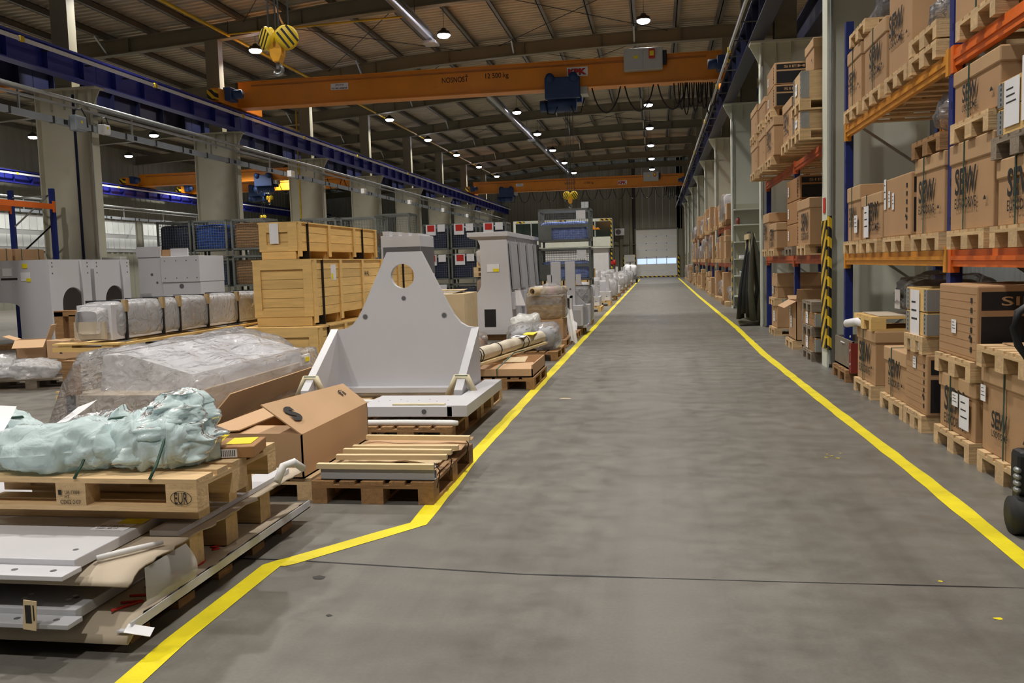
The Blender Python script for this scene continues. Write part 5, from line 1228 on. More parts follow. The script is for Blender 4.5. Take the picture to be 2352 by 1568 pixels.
# grey casing behind the crates
gc = thing('machine_casing','pale machine casing with dark band behind the wooden crates','machine part',(-5.6,19.5,0))
MB().box(-6.05,19.0,.1,-5.15,20.2,2.2).build('body','machine',gc,world=True,bevel=.01); MB().box(-6.0,18.99,1.35,-5.15,19.0,1.95).build('dark_band','machdark',gc,world=True); MB().box(-5.15,19.02,1.35,-5.145,20.2,1.95).build('dark_band','machdark',gc,world=True)
for k in range(4): MB().box(-6.0+.22*k,19.0,2.2,-5.85+.22*k,20.0,2.2+.1-.02*k).build('top_rail','machine',gc,world=True)
MB().box(-6.0,19.1,0,-5.2,20.1,.1).build('plinth','machdark',gc,world=True)
# ================================================================== GREY MACHINE FRAMES AT THE LEFT
def uplate(mb, a0, a1, z1, w0, w1, ztop, r, t0, t1, ax):
    """plate from a0..a1 with an arched opening w0..w1 reaching the floor"""
    cx = (w0+w1)/2; rr = (w1-w0)/2
    pts = [(a0,.1),(w0,.1)]+[(cx-rr*math.cos(PI*k/12),ztop-r+r*math.sin(PI*k/12)) for k in range(13)]+[(w1,.1),(a1,.1),(a1,z1),(a0,z1)]
    bm = bmesh.new()
    def mk(p, t): return (t,p[0],p[1]) if ax == 'x' else (p[0],t,p[1])
    vs = [bm.verts.new(mk(p,t0)) for p in pts]; es = [bm.edges.new((vs[i],vs[(i+1)%len(vs)])) for i in range(len(vs))]
    bmesh.ops.triangle_fill(bm,edges=es,use_beauty=True)
    ret = bmesh.ops.extrude_face_region(bm,geom=bm.faces[:])
    bmesh.ops.translate(bm,verts=[v for v in ret['geom'] if isinstance(v,bmesh.types.BMVert)],vec=((t1-t0),0,0) if ax=='x' else (0,t1-t0,0))
    bmesh.ops.recalc_face_normals(bm,faces=bm.faces); bm.verts.index_update(); o = len(mb.v)
    mb.v += [tuple(v.co) for v in bm.verts]; mb.f += [tuple(v.index+o for v in f.verts) for f in bm.faces]; bm.free(); return mb
def gframe(y0, y1, label, papers):
    t = thing('machine_casting', label, 'machine part', (-13.2,(y0+y1)/2,0))
    uplate(MB(),y0,y1,1.87,y0+.36,y0+.36+.72,1.28,.34,-12.43,-12.38,'x').build('arched_side','machine',t,world=True)
    uplate(MB(),-14.0,-12.43,1.87,-13.95,-13.12,1.0,.1,y0,y0+.05,'y').build('front_plate','machine',t,world=True)
    MB().box(-14.0,y1-.05,.1,-12.43,y1,1.87).build('back_plate','machined',t,world=True)
    MB().box(-14.0,y0+.05,1.82,-12.43,y1-.05,1.87).build('top_plate','machine',t,world=True)
    MB().box(-12.38,y0+.98,.1,-12.33,y0+1.06,1.86).build('rib','machine',t,world=True)
    MB().box(-13.9,y0+.1,0,-12.5,y1-.1,.1).build('timber_base','woodold_y',t,world=True)
    for yy in (y0+.1,y1-.1):
        for z in (1.8,1.72,1.58): MB().cyl((-12.379,yy,z),(-12.376,yy,z),.018,10).build('bolt_hole','machdark',t,world=True)
    if papers:
        for (xa,z,m,w_,h_) in ((-13.35,1.63,'paper',.22,.16),(-12.93,1.75,'yellow',.12,.09),(-12.93,1.53,'paper',.22,.18),(-12.86,1.46,'yellow',.1,.07)):
            MB().box(xa-w_/2,y0-.006-(.002 if m=='yellow' else 0),z-h_/2,xa+w_/2,y0-.002,z+h_/2).build('label_sheet' if m=='paper' else 'yellow_note',m,t,world=True)
        for (xa,z) in ((-13.5,1.72),(-13.22,1.73),(-13.5,1.38),(-13.22,1.38)): MB().cyl((xa,y0-.004,z),(xa,y0,z),.012,8).build('bolt','white',t,world=True)
        MB().box(-13.5,y0-.005,1.47,-13.12,y0-.001,1.51).build('tape','ink',t,world=True)
gframe(16.5,17.85,'nearer grey machine frame with arched opening and yellow notes',True)
gframe(17.98,19.33,'farther grey machine frame with arched opening',False)
gb2 = thing('machine_housing','grey machine housing with drilled upper cover by the nearest left column','machine part',(-11.7,20.4,0))
MB().box(-11.95,20.0,.1,-10.95,21.2,1.3).build('lower_body','machine',gb2,world=True,bevel=.01); MB().box(-11.96,19.97,1.3,-10.94,21.2,1.93).build('upper_cover','machine',gb2,world=True,bevel=.01)
uplate(MB(),-12.6,-11.96,1.93,-12.5,-12.3,.95,.02,20.05,20.1,'y').build('side_plate','machine',gb2,world=True)
MB().box(-12.6,20.1,.1,-11.97,21.1,1.9).build('side_body','machined',gb2,world=True)
MB().box(-12.62,20.02,1.93,-11.98,20.06,2.18).build('tab','machine',gb2,world=True); MB().box(-11.75,20.1,1.93,-11.3,20.14,2.12).build('tab','machine',gb2,world=True); MB().box(-12.0,20.1,1.93,-11.78,20.3,2.1).build('carton_insert','carton',gb2,world=True)
for x in (-11.85,-11.55,-11.28,-11.02):
    for z in (1.82,1.4): MB().cyl((x,19.968,z),(x,19.97,z),.016,8).build('bolt','machdark',gb2,world=True)
for (x,z,r) in ((-12.25,1.5,.035),(-12.12,1.3,.03),(-11.45,1.2,.06)): MB().cyl((x,19.995 if x>-12 else 20.045,z),(x,20.0 if x>-12 else 20.05,z),r,12).build('bolt_hole','machdark',gb2,world=True)
MB().box(-12.5,20.1,0,-11,21.1,.1).build('timber_base','woodold_x',gb2,world=True)
# cartons in the left rack, control boxes on the floor by the column
for k,(y) in enumerate((16.4,17.45,18.5)):
    pallet_small((-14.85,y,1.403),0,'pallet in the far left rack, %s from the front'%ordn[k]);carton((-14.83,y,1.547),.95,1.0,.62,PI/2,'dark-strapped brown carton in the far left rack, %s from the front'%ordn[k],lid=0,straps=(-.3,.3))
for (x,y,w_,h_,lb) in ((-13.0,19.72,.5,1.95,'beige control cabinet with red plate against the nearest left column'),(-12.75,21.6,.7,2.0,'beige control cabinet behind the farther grey frame')):
    t = thing('control_cabinet',lb,'cabinet',(x,y,0)); MB().box(-w_/2,-.15,0,w_/2,.1,h_).build('body','cabgrey',t,bevel=.01); MB().box(-w_/2+.03,-.165,.1,w_/2-.03,-.15,h_-.05).build('door','cabgrey',t); MB().box(-.06,-.17,h_-.2,.06,-.165,h_-.15).build('plate','red' if x>-12.9 else 'ink',t)
# ================================================================== MESH STILLAGES
CG = {}
def cage_parts(w, d, h, fine=.07):
    k = (w,d,h,fine)
    if k in CG: return CG[k]
    out = []
    post = MB().box(-.025,-.025,0,.025,.025,h).mesh('post','cage')
    for sx in (-1,1):
        for sy in (-1,1): out.append(('post',post,(sx*(w/2-.025),sy*(d/2-.025),0)))
    def net(L, H):
        mb = MB(); n = max(3,int(L/fine)); m = max(3,int(H/fine))
        for i in range(1,n): mb.box(-L/2+L*i/n-.003,-.003,0,-L/2+L*i/n+.003,.003,H)
        for j in range(1,m): mb.box(-L/2,-.003,H*j/m-.003,L/2,.003,H*j/m+.003)
        return mb.mesh('wire_mesh','cage')
    f = net(w-.08,h-.22); s = net(d-.08,h-.22)
    out.append(('wire_mesh',f,(0,-d/2+.03,.17))); out.append(('wire_mesh',f,(0,d/2-.03,.17))); out.append(('wire_mesh',s,(-w/2+.03,0,.17),PI/2)); out.append(('wire_mesh',s,(w/2-.03,0,.17),PI/2))
    rl = MB().box(-w/2,-.025,-.025,w/2,.025,.025).mesh('rail','cage'); rs = MB().box(-.025,-d/2,-.025,.025,d/2,.025).mesh('rail','cage')
    for z in (.15,h-.03):
        for sy in (-1,1): out.append(('rail',rl,(0,sy*(d/2-.025),z)))
        for sx in (-1,1): out.append(('rail',rs,(sx*(w/2-.025),0,z)))
    out.append(('floor_plate',MB().box(-w/2+.03,-d/2+.03,.13,w/2-.03,d/2-.03,.15).mesh('floor_plate','cage'),(0,0,0)))
    ft = MB().box(-.07,-.07,0,.07,.07,.125).mesh('foot','cage')
    CG[k] = out; return out
def cage(loc, w, d, h, label, content='darkfilm', fill=.85, tagred=False, papers=(), group=None, fine=.07, seed=1, solid=False):
    t = thing('mesh_stillage', label, 'mesh box', loc, 0, group)
    for p in cage_parts(w,d,h,fine): link(p[0],p[1],t,p[2],p[3] if len(p)>3 else None)
    if content:
        if solid: MB().box(-w/2+.07,-d/2+.07,.152,w/2-.07,d/2-.07,.152+(h-.2)*fill).build('contents',content,t)
        else: lump(w-.1,d-.1,(h-.19)*fill,seed,.03,(20,12),.22).build('contents',content,t,True).location = (0,0,.155)
    for (x,z,sw,shh,m) in papers: MB().box(x-sw/2,-d/2-.01,z-shh/2,x+sw/2,-d/2-.005,z+shh/2).build('label_sheet',m,t)
    if tagred:
        ls = MB().box(-.3,-d/2-.01,h-.36,.02,-d/2-.004,h-.02).build('label_sheet','paper',t); MB().box(-.25,-d/2-.014,h-.24,-.02,-d/2-.01,h-.04).build('red_card','red',ls); MB().box(.08,-d/2-.01,h-.25,.32,-d/2-.004,h-.02).build('label_sheet','paper',t)
    return t
HC = .96
for r,(nm,cs_) in enumerate((('left column',((-13.08,),)),)): pass
cont = {0:['darkfilm','darkfilm','darksteel'],1:['darkfilm','darkfilm','woodold_x'],2:['darkfilm','darkfilm','woodold_x']}
for ci,(x,lbx) in enumerate(((-13.08,'leftmost'),(-12.02,'second'),(-10.9,'third'))):
    for k in range(3):
        c = ['darkfilm','bluebright' if k==2 else 'darkfilm','woodold_x'][ci]
        cage((x,23.0,.0+k*(HC+.03)),1.0,.84,HC,'%s mesh box stack from the left behind the grey frames, %s tier'%(lbx,['bottom','middle','top'][k]),('bluefoil' if (ci==1 and k==2) else 'darkfilm') if ci<2 else 'woodold_x',.9,papers=((0,.55,.3,.24,'paper'),) if (ci==1 and k==1) else (),seed=ci*3+k)
for ci,(x,y) in enumerate(((-9.3,24.0),(-8.2,24.2))):
    for k in range(3): cage((x,y,k*(HC+.03)),1.05,.84,HC,'mesh box behind the wooden crates, %s stack, %s tier'%(['left','right'][ci],['bottom','middle','top'][k]),'woodold_x' if ci else 'pink',.45,seed=ci+k+20,fine=.08)
for ci,x in enumerate((-6.97,-6.05,-5.1)):
    for k in range(3): cage((x,28.0,k*(HC-.005)),.86,.84,HC-.02,'dark-filled mesh box beyond the bracket, %s stack, %s tier'%(['left','middle','right'][ci],['bottom','middle','top'][k]),'darkfilm',.92,tagred=(k>0 or ci==0),seed=ci*4+k+40)
cage((-7.72,26.0,2.11),1.0,.9,1.0,'tall open mesh box above the pale casing','woodold_x',.35,seed=77)
cage((-7.72,26.0,1.13),1.0,.9,.96,'mesh box below the tall open one','darkfilm',.6,seed=78); cage((-7.72,26.0,.147),1.0,.9,.96,'lowest mesh box below the tall open one','darkfilm',.8,seed=79)
pallet_small((-7.72,26.0,0.0),0,'pallet under the lowest mesh box by the pale casing'); pallet_small((-7.72,26.0,-.06+.06),0,'floor pallet under the stacked mesh boxes by the pale casing') if False else None
# film-wrapped stack of pallets and cartons behind the C-shaped stands
ws = thing('wrapped_load','film-wrapped cartons and boards on pallets behind the C-shaped stands','wrapped load',(-4.75,26,.146))
MB().box(-.5,-.4,0,.5,.4,.35).build('boards','crate_x',ws); MB().box(-.5,-.4,.352,.5,.4,.9).build('carton','carton',ws); lump(1.1,.9,1.0,5,.04,(20,10),.25).build('stretch_film','film',ws,True)
pallet((-4.75,26,0),0,label='pallet under the film-wrapped cartons behind the C-shaped stands'); pallet((-4.75,26,1.16),0,label='lower of two pallets on the film-wrapped cartons'); pallet((-4.75,26,1.306),0,label='upper of two pallets on the film-wrapped cartons')
ws2 = thing('wrapped_load','small film-wrapped load on the two stacked pallets','wrapped load',(-4.75,26,1.452)); MB().box(-.5,-.38,0,.5,.38,.14).build('boards','crate_x',ws2); lump(1.05,.82,.5,9,.06,(20,10),.3).build('stretch_film','filmthick',ws2,True)
# ================================================================== WHITE C-SHAPED STANDS
def cstand(y0, y1, label, paper=False):
    t = thing('machine_stand', label, 'machine part', (-3.2,(y0+y1)/2,.1))
    arcl = [(-3.68,.9)]+[(-3.68+.23*math.sin(a),1.13-.23*math.cos(a)) for a in [PI/2*k/6 for k in range(1,7)]]
    poly = [(-3.66,2.13),(-2.92,2.13),(-2.92,2.04),(-2.82,.12),(-3.7,.12)]+arcl+[(-3.45,1.88),(-3.5,2.0),(-3.66,2.02)]
    bm = MB(); n = len(poly)
    b2 = bmesh.new(); vs = [b2.verts.new((p[0],y0,p[1])) for p in poly]; es = [b2.edges.new((vs[i],vs[(i+1)%n])) for i in range(n)]
    bmesh.ops.triangle_fill(b2,edges=es,use_beauty=True); ret = b2 and bmesh.ops.extrude_face_region(b2,geom=b2.faces[:])
    bmesh.ops.translate(b2,verts=[v for v in ret['geom'] if isinstance(v,bmesh.types.BMVert)],vec=(0,y1-y0,0)); bmesh.ops.recalc_face_normals(b2,faces=b2.faces); b2.verts.index_update()
    bm.v = [tuple(v.co) for v in b2.verts]; bm.f = [tuple(v.index for v in f.verts) for f in b2.faces]; b2.free()
    bm.build('column_body','machine',t,world=True)
    MB().box(-3.7,y0-.04,2.05,-2.88,y1+.02,2.14).build('top_slab','machine',t,world=True,bevel=.006)
    MB().prism([(-2.9,1.95),(-2.84,1.0),(-2.8,1.0),(-2.86,1.95)],y0+.12,y1-.12,'y').build('side_cover','machined',t,world=True,fix=True)
    MB().box(-2.87,y0+.1,.6,-2.79,y0+.5,.95).build('bracket','machine',t,world=True,bevel=.01)
    MB().box(-3.6,y0+.1,.0,-2.9,y1-.1,.12).build('timber_base','woodold_y',t,world=True)
    MB().box(-3.4,y0-.004,.27,-3.17,y0-.001,.62).build('black_panel','black',t,world=True,bevel=.002)
    if paper:
        MB().box(-3.32,y0-.006,1.36,-3.08,y0-.002,1.51).build('label_sheet','paper',t,world=True); MB().box(-3.2,y0-.008,1.36,-3.08,y0-.006,1.42).build('yellow_note','yellow',t,world=True)
        o = MB().grid(4,6,lambda u,v:(.12*u+.1*v*u,-.04*math.sin(u*2),-.3*v)).build('paper_flap','paper',t,True); o.location = Vector((-2.8,y0+.1,.98))-ORI[t.name]
for k in range(4): cstand(17.2+1.16*k,18.24+1.16*k,'white C-shaped machine stand, %s of the row of four'%['nearest','second','third','farthest'][k],k in (0,2))
# cardboard bin with loose boards on it
cb = thing('cardboard_bin','large beige cardboard container with loose sheets on top, beyond the bracket','carton',(-4.1,15.6,.15))
MB().box(-.78,-.55,0,.78,.55,.86).build('body','tan',cb,bevel=.01)
for k in range(5): o = MB().box(-.7+.1*k,-.5+.06*k,.862+.012*k,.55+.03*k,.35,.87+.012*k).build('loose_sheet',['paper','tan','white','cardgrey','tan'][k],cb); o.rotation_euler = (0,0,.03*k)
pallet((-4.2,15.6,.003),0,label='pallet under the large beige cardboard container')
# ================================================================== ROW BESIDE THE YELLOW LINE
# pallet with cardboard tray and the long wrapped bar
pallet((-1.86,10.9,0),PI/2,label='dark old pallet with cardboard tray beside the yellow line',wd='woodold')
ct = thing('cardboard_tray','shallow torn cardboard tray strapped on the dark old pallet','carton',(-1.86,10.9,.146))
for (a,b,c_,d_,h_) in ((-.38,-.58,.38,-.565,.1),(-.38,.565,.38,.58,.15),(.365,-.58,.38,.58,.15),(-.38,-.58,-.365,.58,.12)): MB().box(a,b,0,c_,d_,h_).build('side_wall','cartonbig',ct)
MB().box(-.38,-.58,0,.38,.58,.015).build('bottom','cartonbig',ct)
flap([(-.36,-.56,.06),(.36,-.56,.1),(.34,-.2,.14),(-.3,-.1,.1)],'loose_flap','cartonbig',ct); flap([(-.3,.0,.12),(.2,.02,.12),(.2,.3,.16),(-.3,.3,.14)],'loose_flap','tan',ct)
for x in (-.05,): MB().tube([(x,-.59,-.12),(x,-.59,.1),(x+.12,.0,.24),(x+.2,.3,.24)],.008,5).build('strap','strapgreen',ct,True)
wb_ = thing('wrapped_bar','long round bar wrapped in cream canvas lying diagonally over the cardboard tray','wrapped bar',(-1.9,11,.3))
def bar_fn(u, v):
    p0 = Vector((-2.18,10.1,.42)); p1 = Vector((-1.72,12.9,.42)); c = p0.lerp(p1,v); r = .085*(1+.1*noise.noise(Vector((v*14,u*4,2)))) * (.75 if v < .05 else 1)
    a = u*2*PI; d_ = (p1-p0).normalized(); s = d_.cross(Vector((0,0,1))).normalized(); q = c+s*math.cos(a)*r+Vector((0,0,1))*math.sin(a)*r
    return tuple(q-ORI[wb_.name])
MB().grid(16,60,bar_fn).build('canvas_wrap','canvas',wb_,True)
MB().cyl((-2.21,9.9,.42),(-2.17,10.12,.42),.07,14).build('bar_end','galv',wb_,True,True)
MB().bar((-2.1,10.2,.325),(-1.66,12.9,.325),.09,.03).build('support_plank','batten',wb_,world=True)
for v in (.04,.07,.3,.62,.7): 
    p = Vector((-2.18,10.1,.42)).lerp(Vector((-1.72,12.9,.42)),v); MB().tube([tuple(p+Vector((.095*math.cos(a),0,.095*math.sin(a)))) for a in [2*PI*k/12 for k in range(13)]],.006,5).build('tie_wire','darksteel',wb_,True,True)
MB().box(-1.97,11.75,.5,-1.8,12.1,.506).build('label_sheet','paper',wb_,world=True); MB().box(-1.88,12.15,.502,-1.72,12.6,.508).build('yellow_note','yellow',wb_,world=True)
# bagged brown part left of it
bag((-2.75,12.3,.15),.7,.6,.42,0,'brown part in crinkled clear plastic behind the white bracket',core='carton2',seed=31); pallet((-2.75,12.4,0),PI/2,label='pallet under the bagged brown part behind the bracket',wd='woodold')
# motors on a pallet
pallet((-1.93,13.95,0),PI/2,label='dark pallet with two wrapped grey motors beside the yellow line',wd='woodold')
for k,(x,y) in enumerate(((-2.12,13.75),(-1.75,13.85))):
    t = thing('electric_motor','grey electric motor in clear plastic, %s of two on the dark pallet'%['left','right'][k],'motor',(x,y,.147))
    MB().lathe([(0,-.32),(.1,-.32),(.15,-.28),(.155,-.2),(.165,-.2),(.165,.2),(.15,.25),(.1,.3),(0,.3)],(0,0,.18),20,'y').build('housing','machined',t,True)
    for q in range(12):
        a = 2*PI*q/12; MB().box(-.006,-.18,.16,.006,.18,.185).build('cooling_fin','machined',t).rotation_euler = (0,a,0)
    for ch_ in t.children:
        if ch_.name.startswith('cooling_fin'): ch_.location = (0,0,.18)
    MB().lathe([(0,-.36),(.05,-.36),(.06,-.32)],(0,0,.18),14,'y').build('shaft_cap','galv',t,True); MB().box(-.12,-.2,0,.12,.2,.03).build('foot','machined',t)
    lump(.46,.8,.42,60+k,.08,(22,14),.6).build('plastic_bag','film',t,True)
bag((-2.2,14.6,.147),.5,.5,.5,0,'white film bundle on the dark motor pallet',m='filmwhite',core=None,seed=66)
# cartons with a tube on top
st = thing('wooden_box','pale wooden box stacked above the wrapped motors','wooden box',(-1.98,15.9,.5)); MB().box(-.3,-.3,0,.3,.3,.4).build('body','crate_x',st,bevel=.006); MB().box(-.302,-.305,.26,.302,-.3,.37).build('tape_band','cardgrey',st); MB().box(-.32,-.32,.4,.32,.32,.42).build('lid','cardgrey',st)
lump(.7,.7,.6,70,.05,(20,12),.35).build('plastic_bag','film',st,True)
st2 = thing('cardboard_box','brown cardboard box under the pale wooden box','carton',(-2.0,15.9,.147)); MB().box(-.34,-.34,0,.34,.34,.35).build('body','carton',st2,bevel=.01); MB().box(-.03,-.345,.2,.03,-.34,.352).build('tape','tape',st2)
pallet((-2.0,15.95,0),PI/2,label='pallet with torn cardboard under the brown and pale boxes',wd='woodold')
tb = thing('cardboard_tube','cardboard tube with red print lying on the pale wooden box','tube',(-1.95,15.9,1.0)); MB().lathe([(.055,-.5),(.075,-.5),(.075,.5),(.055,.5),(.055,-.5)],(0,0,.0),18,'y').build('tube','tan',tb,True); MB().lathe([(.0755,-.1),(.0762,-.05),(.0762,.08),(.0755,.1)],(0,0,0),18,'y').build('red_print','pink',tb,True); MB().lathe([(0,.4),(.055,.4)],(0,0,0),14,'y').build('end_plug','ink',tb)
for ch_ in tb.children: ch_.rotation_euler = (0,0,-.5)
lump(.3,.7,.2,72,.15,(18,10),.6).build('plastic_wrap','film',tb,True).location = (.05,.1,-.06)
# white frame with dark opening, paper, L-profiles
wf_ = thing('machine_casting','small white frame with dark opening by the yellow line','machine part',(-1.85,17.2,.15))
for (a,b,z0,z1) in ((-.2,-.16,0,.7),(.16,.2,0,.7),(-.2,.2,.66,.7)): MB().box(a,-.12,z0,b,.12,z1).build('frame_bar','machine',wf_)
MB().box(-.16,.08,0,.16,.1,.66).build('dark_plate','machdark',wf_)
pallet((-1.95,17.25,0),PI/2,label='pallet under the small white frame with dark opening',wd='woodold')
o = tag(MB().box(-2.05,16.45,.15,-1.97,16.49,.75).build('steel_flat','machine'),'upright pale steel flat beside the small white frame','steel profile'); o.location = (.02,0,-.003)
fl_ = MB().grid(6,10,lambda u,v:(-1.78+.14*u+.18*v,17.0-.9*v,.62-.58*v+.03*math.sin(u*6))).build('film_strip','tissue',None,True); tag(fl_,'loose translucent film hanging down towards the yellow line','plastic film')
# tall white stand with twin posts
ts = thing('machine_stand','tall white stand with twin drilled posts and sloped gussets by the yellow line','machine part',(-1.9,18.5,.15))
for x in (-2.12,-1.82): MB().box(x,18.3,.15,x+.2,18.42,1.52).build('post','machine',ts,world=True,bevel=.004)
for x in (-2.2,-1.6): MB().box(x,18.3,1.05,x+.1,18.42,1.25).build('ear','machine',ts,world=True)
for z in (.5,.75,.95): MB().cyl((-2.02,18.295,z),(-2.02,18.3,z),.02,10).build('hole','machdark',ts,world=True); MB().cyl((-1.72,18.295,z),(-1.72,18.3,z),.02,10).build('hole','machdark',ts,world=True)
MB().prism([(-2.12,.2),(-2.12,.78),(-2.52,.4),(-2.52,.2)],18.32,18.38,'y').build('gusset','machine',ts,world=True,fix=True); MB().prism([(-1.62,.2),(-1.62,.85),(-1.38,.6),(-1.38,.2)],18.32,18.38,'y').build('gusset','machined',ts,world=True,fix=True)
MB().box(-2.52,18.2,.15,-1.38,19.3,.2).build('base','machine',ts,world=True)
for (x0,y0,w_,h_) in ((-1.75,18.05,.3,.42),(-1.62,18.9,.26,.4)): MB().box(x0,y0,.2,x0+w_,y0+.25,.2+h_).build('bracket_box','machine',ts,world=True,bevel=.008); MB().box(x0+.03,y0-.003,.23,x0+w_-.04,y0,.2+h_-.1).build('recess','machined',ts,world=True)
ts.location.x -= .07
pallet((-1.95,18.75,0),PI/2,label='dark pallet under the tall white twin-post stand',wd='woodold')
pp = tag(MB().grid(6,6,lambda u,v:(-1.9+.3*u,17.55+.1*v,.15+.35*v*(1-u*.6))).build('paper_sheet','paper',None,True),'crumpled white paper on the pallet of the twin-post stand','paper')
# big stack of steel mesh boxes with blue bags
for k,(z,lb,ct_) in enumerate(((.95,'lower tall mesh box with a blue bag','bluefilm'),(1.88,'upper tall mesh box with bulging blue bag','bluefilm'))):
    c = cage((-2.17,21.45,z),1.24,.84,.9,lb+', in the stack beyond the twin-post stand',ct_,.62,fine=.055,seed=90+k,papers=((.4,.74,.22,.2,'paper'),))
    MB().box(-.6,-.43,.16,-.3,-.42,.45).build('steel_panel','cage',c); MB().box(-.6,-.43,.45,.6,-.42,.52).build('half_rail','cage',c)
t = thing('wrapped_load','grey film-wrapped load at the bottom of the mesh box stack','wrapped load',(-2.17,21.45,.1)); MB().box(-.58,-.4,0,.58,.4,.8).build('contents','machdark',t); lump(1.24,.9,.85,95,.02,(24,12),.2).build('stretch_film','filmthick',t,True)
MB().box(-.6,-.4,-.1,-.45,.4,0).box(.45,-.4,-.1,.6,.4,0).build('skid','woodold_y',t)
cage((-2.17,21.45,2.84-.06),1.24,.84,.0001+.42,'empty half-height mesh frame on top of the stack beyond the twin-post stand',None,fine=.055,papers=((.35,.3,.22,.2,'paper'),)) if False else None
# machines farther along the line
def smallmachine(x, y, label, s=1.0, seed=0, pl='crate', bagged=False):
    R = random.Random(seed); pallet((x,y,0),PI/2,label='pallet under the '+label,wd=pl)
    t = thing('machine_part', label, 'machine part', (x,y,.147))
    MB().box(-.36*s,-.42,0,.36*s,.42,.3*s).build('base','machine',t,bevel=.01)
    MB().box(-.3*s,.05,.3*s,.3*s,.4,.62*s).build('block','machine',t,bevel=.01)
    MB().cyl((-.1*s,-.2,.3*s),(-.1*s,-.2,.75*s),.11*s,16).build('spindle','machined',t,True)
    for q in (-1,1): MB().box(q*.25*s-.05,-.3,.3*s,q*.25*s+.05,-.18,R.uniform(.7,1.1)*s).build('post','machine',t,bevel=.005)
    for q in range(4): MB().cyl((-.25*s+.16*s*q,-.425,.15*s),(-.25*s+.16*s*q,-.42,.15*s),.02,8).build('hole','machdark',t)
    MB().box(.18*s,-.44,.03,.34*s,-.42,.14).build('cover','white',t)
    if bagged: lump(.9*s,1.0,.7*s,seed,.12,(20,12),.5).build('plastic_bag','filmthick',t,True)
nm_ = ['first','second','third','fourth','fifth','sixth','seventh','eighth']
for k,(y,x,bg) in enumerate(((27.4,-2.1,False),(31.0,-2.0,False),(35.0,-2.0,True),(38.5,-2.0,False),(43,-2.0,True),(47,-2.0,True),(52,-2.0,True),(58,-2.0,True))):
    smallmachine(x,y,'white machine part beside the far yellow line, %s beyond the mesh stack'%nm_[k],1.0+.1*(k%2),200+k,'crate' if k<2 else 'woodold',bg)
for k,(y,x,h) in enumerate(((26.5,-3.3,1.0),(30.2,-3.3,1.3),(33.5,-3.4,1.1),(37,-3.4,.9),(41,-3.4,1.2))):
    wcrate(x-.45,x+.45,y,y+1.3,0,h,'pale wooden crate behind the far machine parts, %s in the row'%nm_[k],5,3,.1)
for k in range(4):
    y = 45+5*k; bag((-3.3,y,.147),.9,.9,.8,0,'white bagged machine part far down the line, %s'%nm_[k],m='filmthick',core='machine',seed=120+k); pallet_small((-3.3,y,0),0,'pallet under the far bagged part, %s'%nm_[k])
# ================================================================== SCRAP ON THE LEFT FLOOR
pallet((-8.4,10.9,0),.3,label='pallet heaped with film scrap at the left edge',wd='woodgrey'); pallet((-9.85,11.2,0),.1,label='pallet under grey scrap at the left edge',wd='woodgrey')
t = thing('plastic_scrap','heap of crumpled clear film on the left pallets','plastic film',(-8.7,10.9,.147))
for k,(x,y,s) in enumerate(((.3,-.2,.7),(-.4,.1,.8),(-1.0,.2,.7),(.75,.3,.5))): lump(1.1*s,.9*s,.28*s+.05,140+k,.3,(26,16),.8).build('film_heap','filmthick',t,True).location = (x,y,0)
for k,(x,y,z,w_,rz) in enumerate(((-8.8,11.3,.36,.4,.4),(-8.25,11.2,.36,.35,-.3))): carton((x,y,z),w_,.3,.26,rz,'small %s carton on the film scrap heap'%['open','taped'][k],lid=0,straps=(),open_=(k==0),m='cartonbig')
t = thing('pallet_collar','upright wooden collar pieces behind the film scrap','wooden part',(-9.2,12.6,0)); MB().box(-.15,-.1,0,.0,.1,.95).build('board','woodold_x',t); MB().box(.1,-.1,0,.22,.1,.9).build('board','woodold_x',t); MB().box(-.15,-.1,.88,.22,.1,.97).build('board','woodold_x',t)
bag((-8.1,12.3,.0),.9,.6,.4,0,'white film bundle on the floor behind the scrap heap',m='filmwhite',core=None,seed=150)
# ================================================================== FAR WALL FITTINGS
cbn = thing('control_cabin','beige control cabin with dark windows and hazard stripes at the far wall','cabin',(-8.1,79,0))
MB().box(-12.5,77.6,2.75,-3.85,80.6,5.3).build('shell','colwhite',cbn,world=True)
MB().box(-12.3,77.9,0,-4.2,80.6,2.75).build('lower_body','white',cbn,world=True)
nwn = 6
for k in range(nwn):
    a = -12.3+8.4*k/nwn
    w_ = MB().box(a+.06,77.56,3.75,a+8.4/nwn-.06,77.6,5.05).build('window','glass',cbn,world=True); MB().box(a+.06,77.57,2.9,a+8.4/nwn-.06,77.6,3.65).build('panel','colwhite',cbn,world=True)
    MB().box(a+.02,77.565,3.68,a+.05,77.6,5.1).build('mullion','darksteel',cbn,world=True)
MB().prism([(-6.0,4.5),(-5.45,4.75),(-5.3,4.45),(-5.05,4.55),(-4.85,4.35),(-6.0,4.35)][::-1],77.53,77.55,'y').build('orange_lamp','craneo',cbn,world=True)
for (a,b) in ((-12.2,-11.5),(-8.6,-7.8),(-4.9,-3.95)): MB().box(a,77.58,5.1,b,77.6,5.26).build('hazard_strip','hazsmall_x',cbn,world=True)
MB().box(-3.98,77.57,2.8,-3.86,77.6,5.2).build('hazard_strip','hazsmall_x',cbn,world=True); MB().box(-4.0,77.87,0,-3.88,77.9,2.6).build('hazard_strip','hazsmall_x',cbn,world=True)
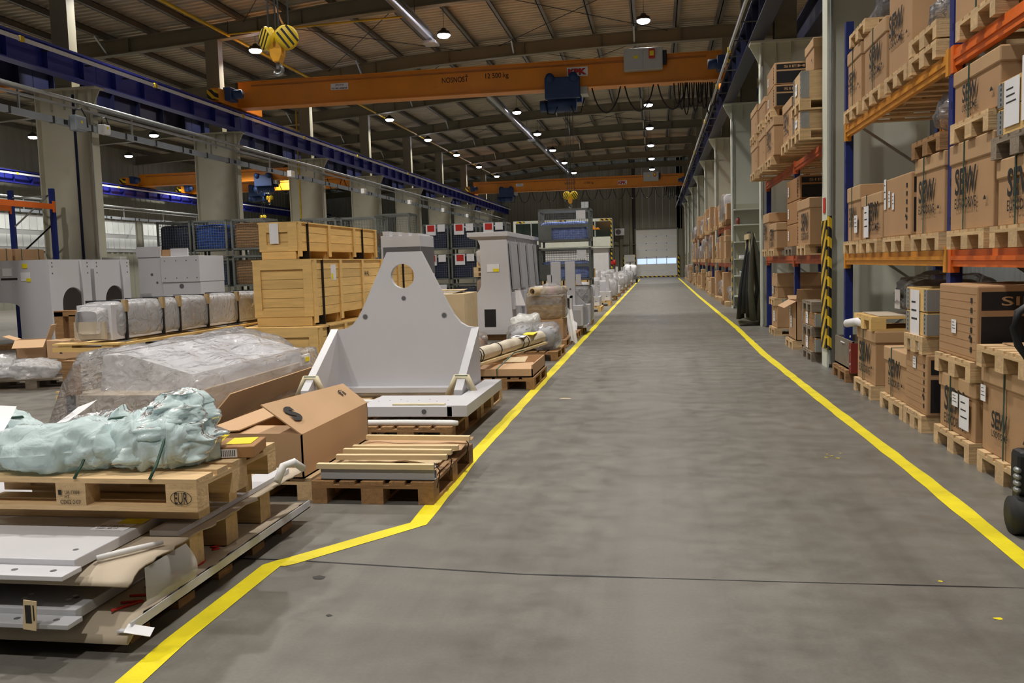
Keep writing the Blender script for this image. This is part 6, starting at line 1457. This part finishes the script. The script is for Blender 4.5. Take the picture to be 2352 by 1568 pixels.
ac = thing('air_conditioner','white air conditioner unit on the far wall beside the cabin','air conditioner',(-3.3,80.4,3.85)); MB().box(-.42,-.2,0,.42,.2,.62).build('body','white',ac,bevel=.02); MB().cyl((-.12,-.215,.31),(-.12,-.2,.31),.24,20).build('fan_grille','machdark',ac); MB().box(-.4,.2,.1,.4,.5,.16).build('bracket','darksteel',ac)
fx = thing('fire_extinguisher','red fire extinguisher at the far wall','fire extinguisher',(-3.7,77.75,1.2)); MB().cyl((0,0,0),(0,0,.5),.1,14).build('cylinder','red',fx,True); MB().cyl((0,0,.5),(0,0,.6),.04,8).build('valve','black',fx); MB().box(-.3,.05,.1,.12,.3,.4).build('bracket','red',fx)
d2 = struct(MB().box(-2.95,80.6,0,-2.0,80.75,2.1).build('door_2','doorwhite')); MB().box(-3.02,80.56,0,-2.95,80.7,2.1).build('hazard_strip','hazsmall_x',d2); MB().box(-2.0,80.56,0,-1.93,80.7,2.1).build('hazard_strip','hazsmall_x',d2); MB().box(-2.8,80.57,1.0,-2.74,80.6,1.1).build('handle','darksteel',d2)
w9 = struct(MB().box(-6.75,80.55,6.3,-6.05,80.65,7.0).build('window_9','paper')); MB().box(-6.71,80.53,6.34,-6.42,80.55,6.96).build('pane','paleglow',w9); MB().box(-6.38,80.53,6.34,-6.09,80.55,6.96).build('pane','paleglow',w9)
tr = thing('hand_trolley','small trolley with steering wheel near the far door','trolley',(-1.9,63,0)); MB().box(-.5,-.8,.25,.5,.8,.45).build('deck','machdark',tr,bevel=.02); MB().lathe([(.26,0),(.28,.02),(.3,0),(.28,-.02),(.26,0)],(0,0,1.45),20).build('steering_wheel','black',tr,True); MB().cyl((0,0,.45),(0,0,1.45),.04,8).build('column','darksteel',tr)
for (a,b) in ((-.45,-.6),(.45,-.6),(-.45,.6),(.45,.6)): MB().cyl((a-.06,b,.13),(a+.06,b,.13),.13,12).build('wheel','rubber',tr)
lump(.9,1.3,.8,170,.15).build('canvas_cover','paper',tr,True).location = (0,0,.45)
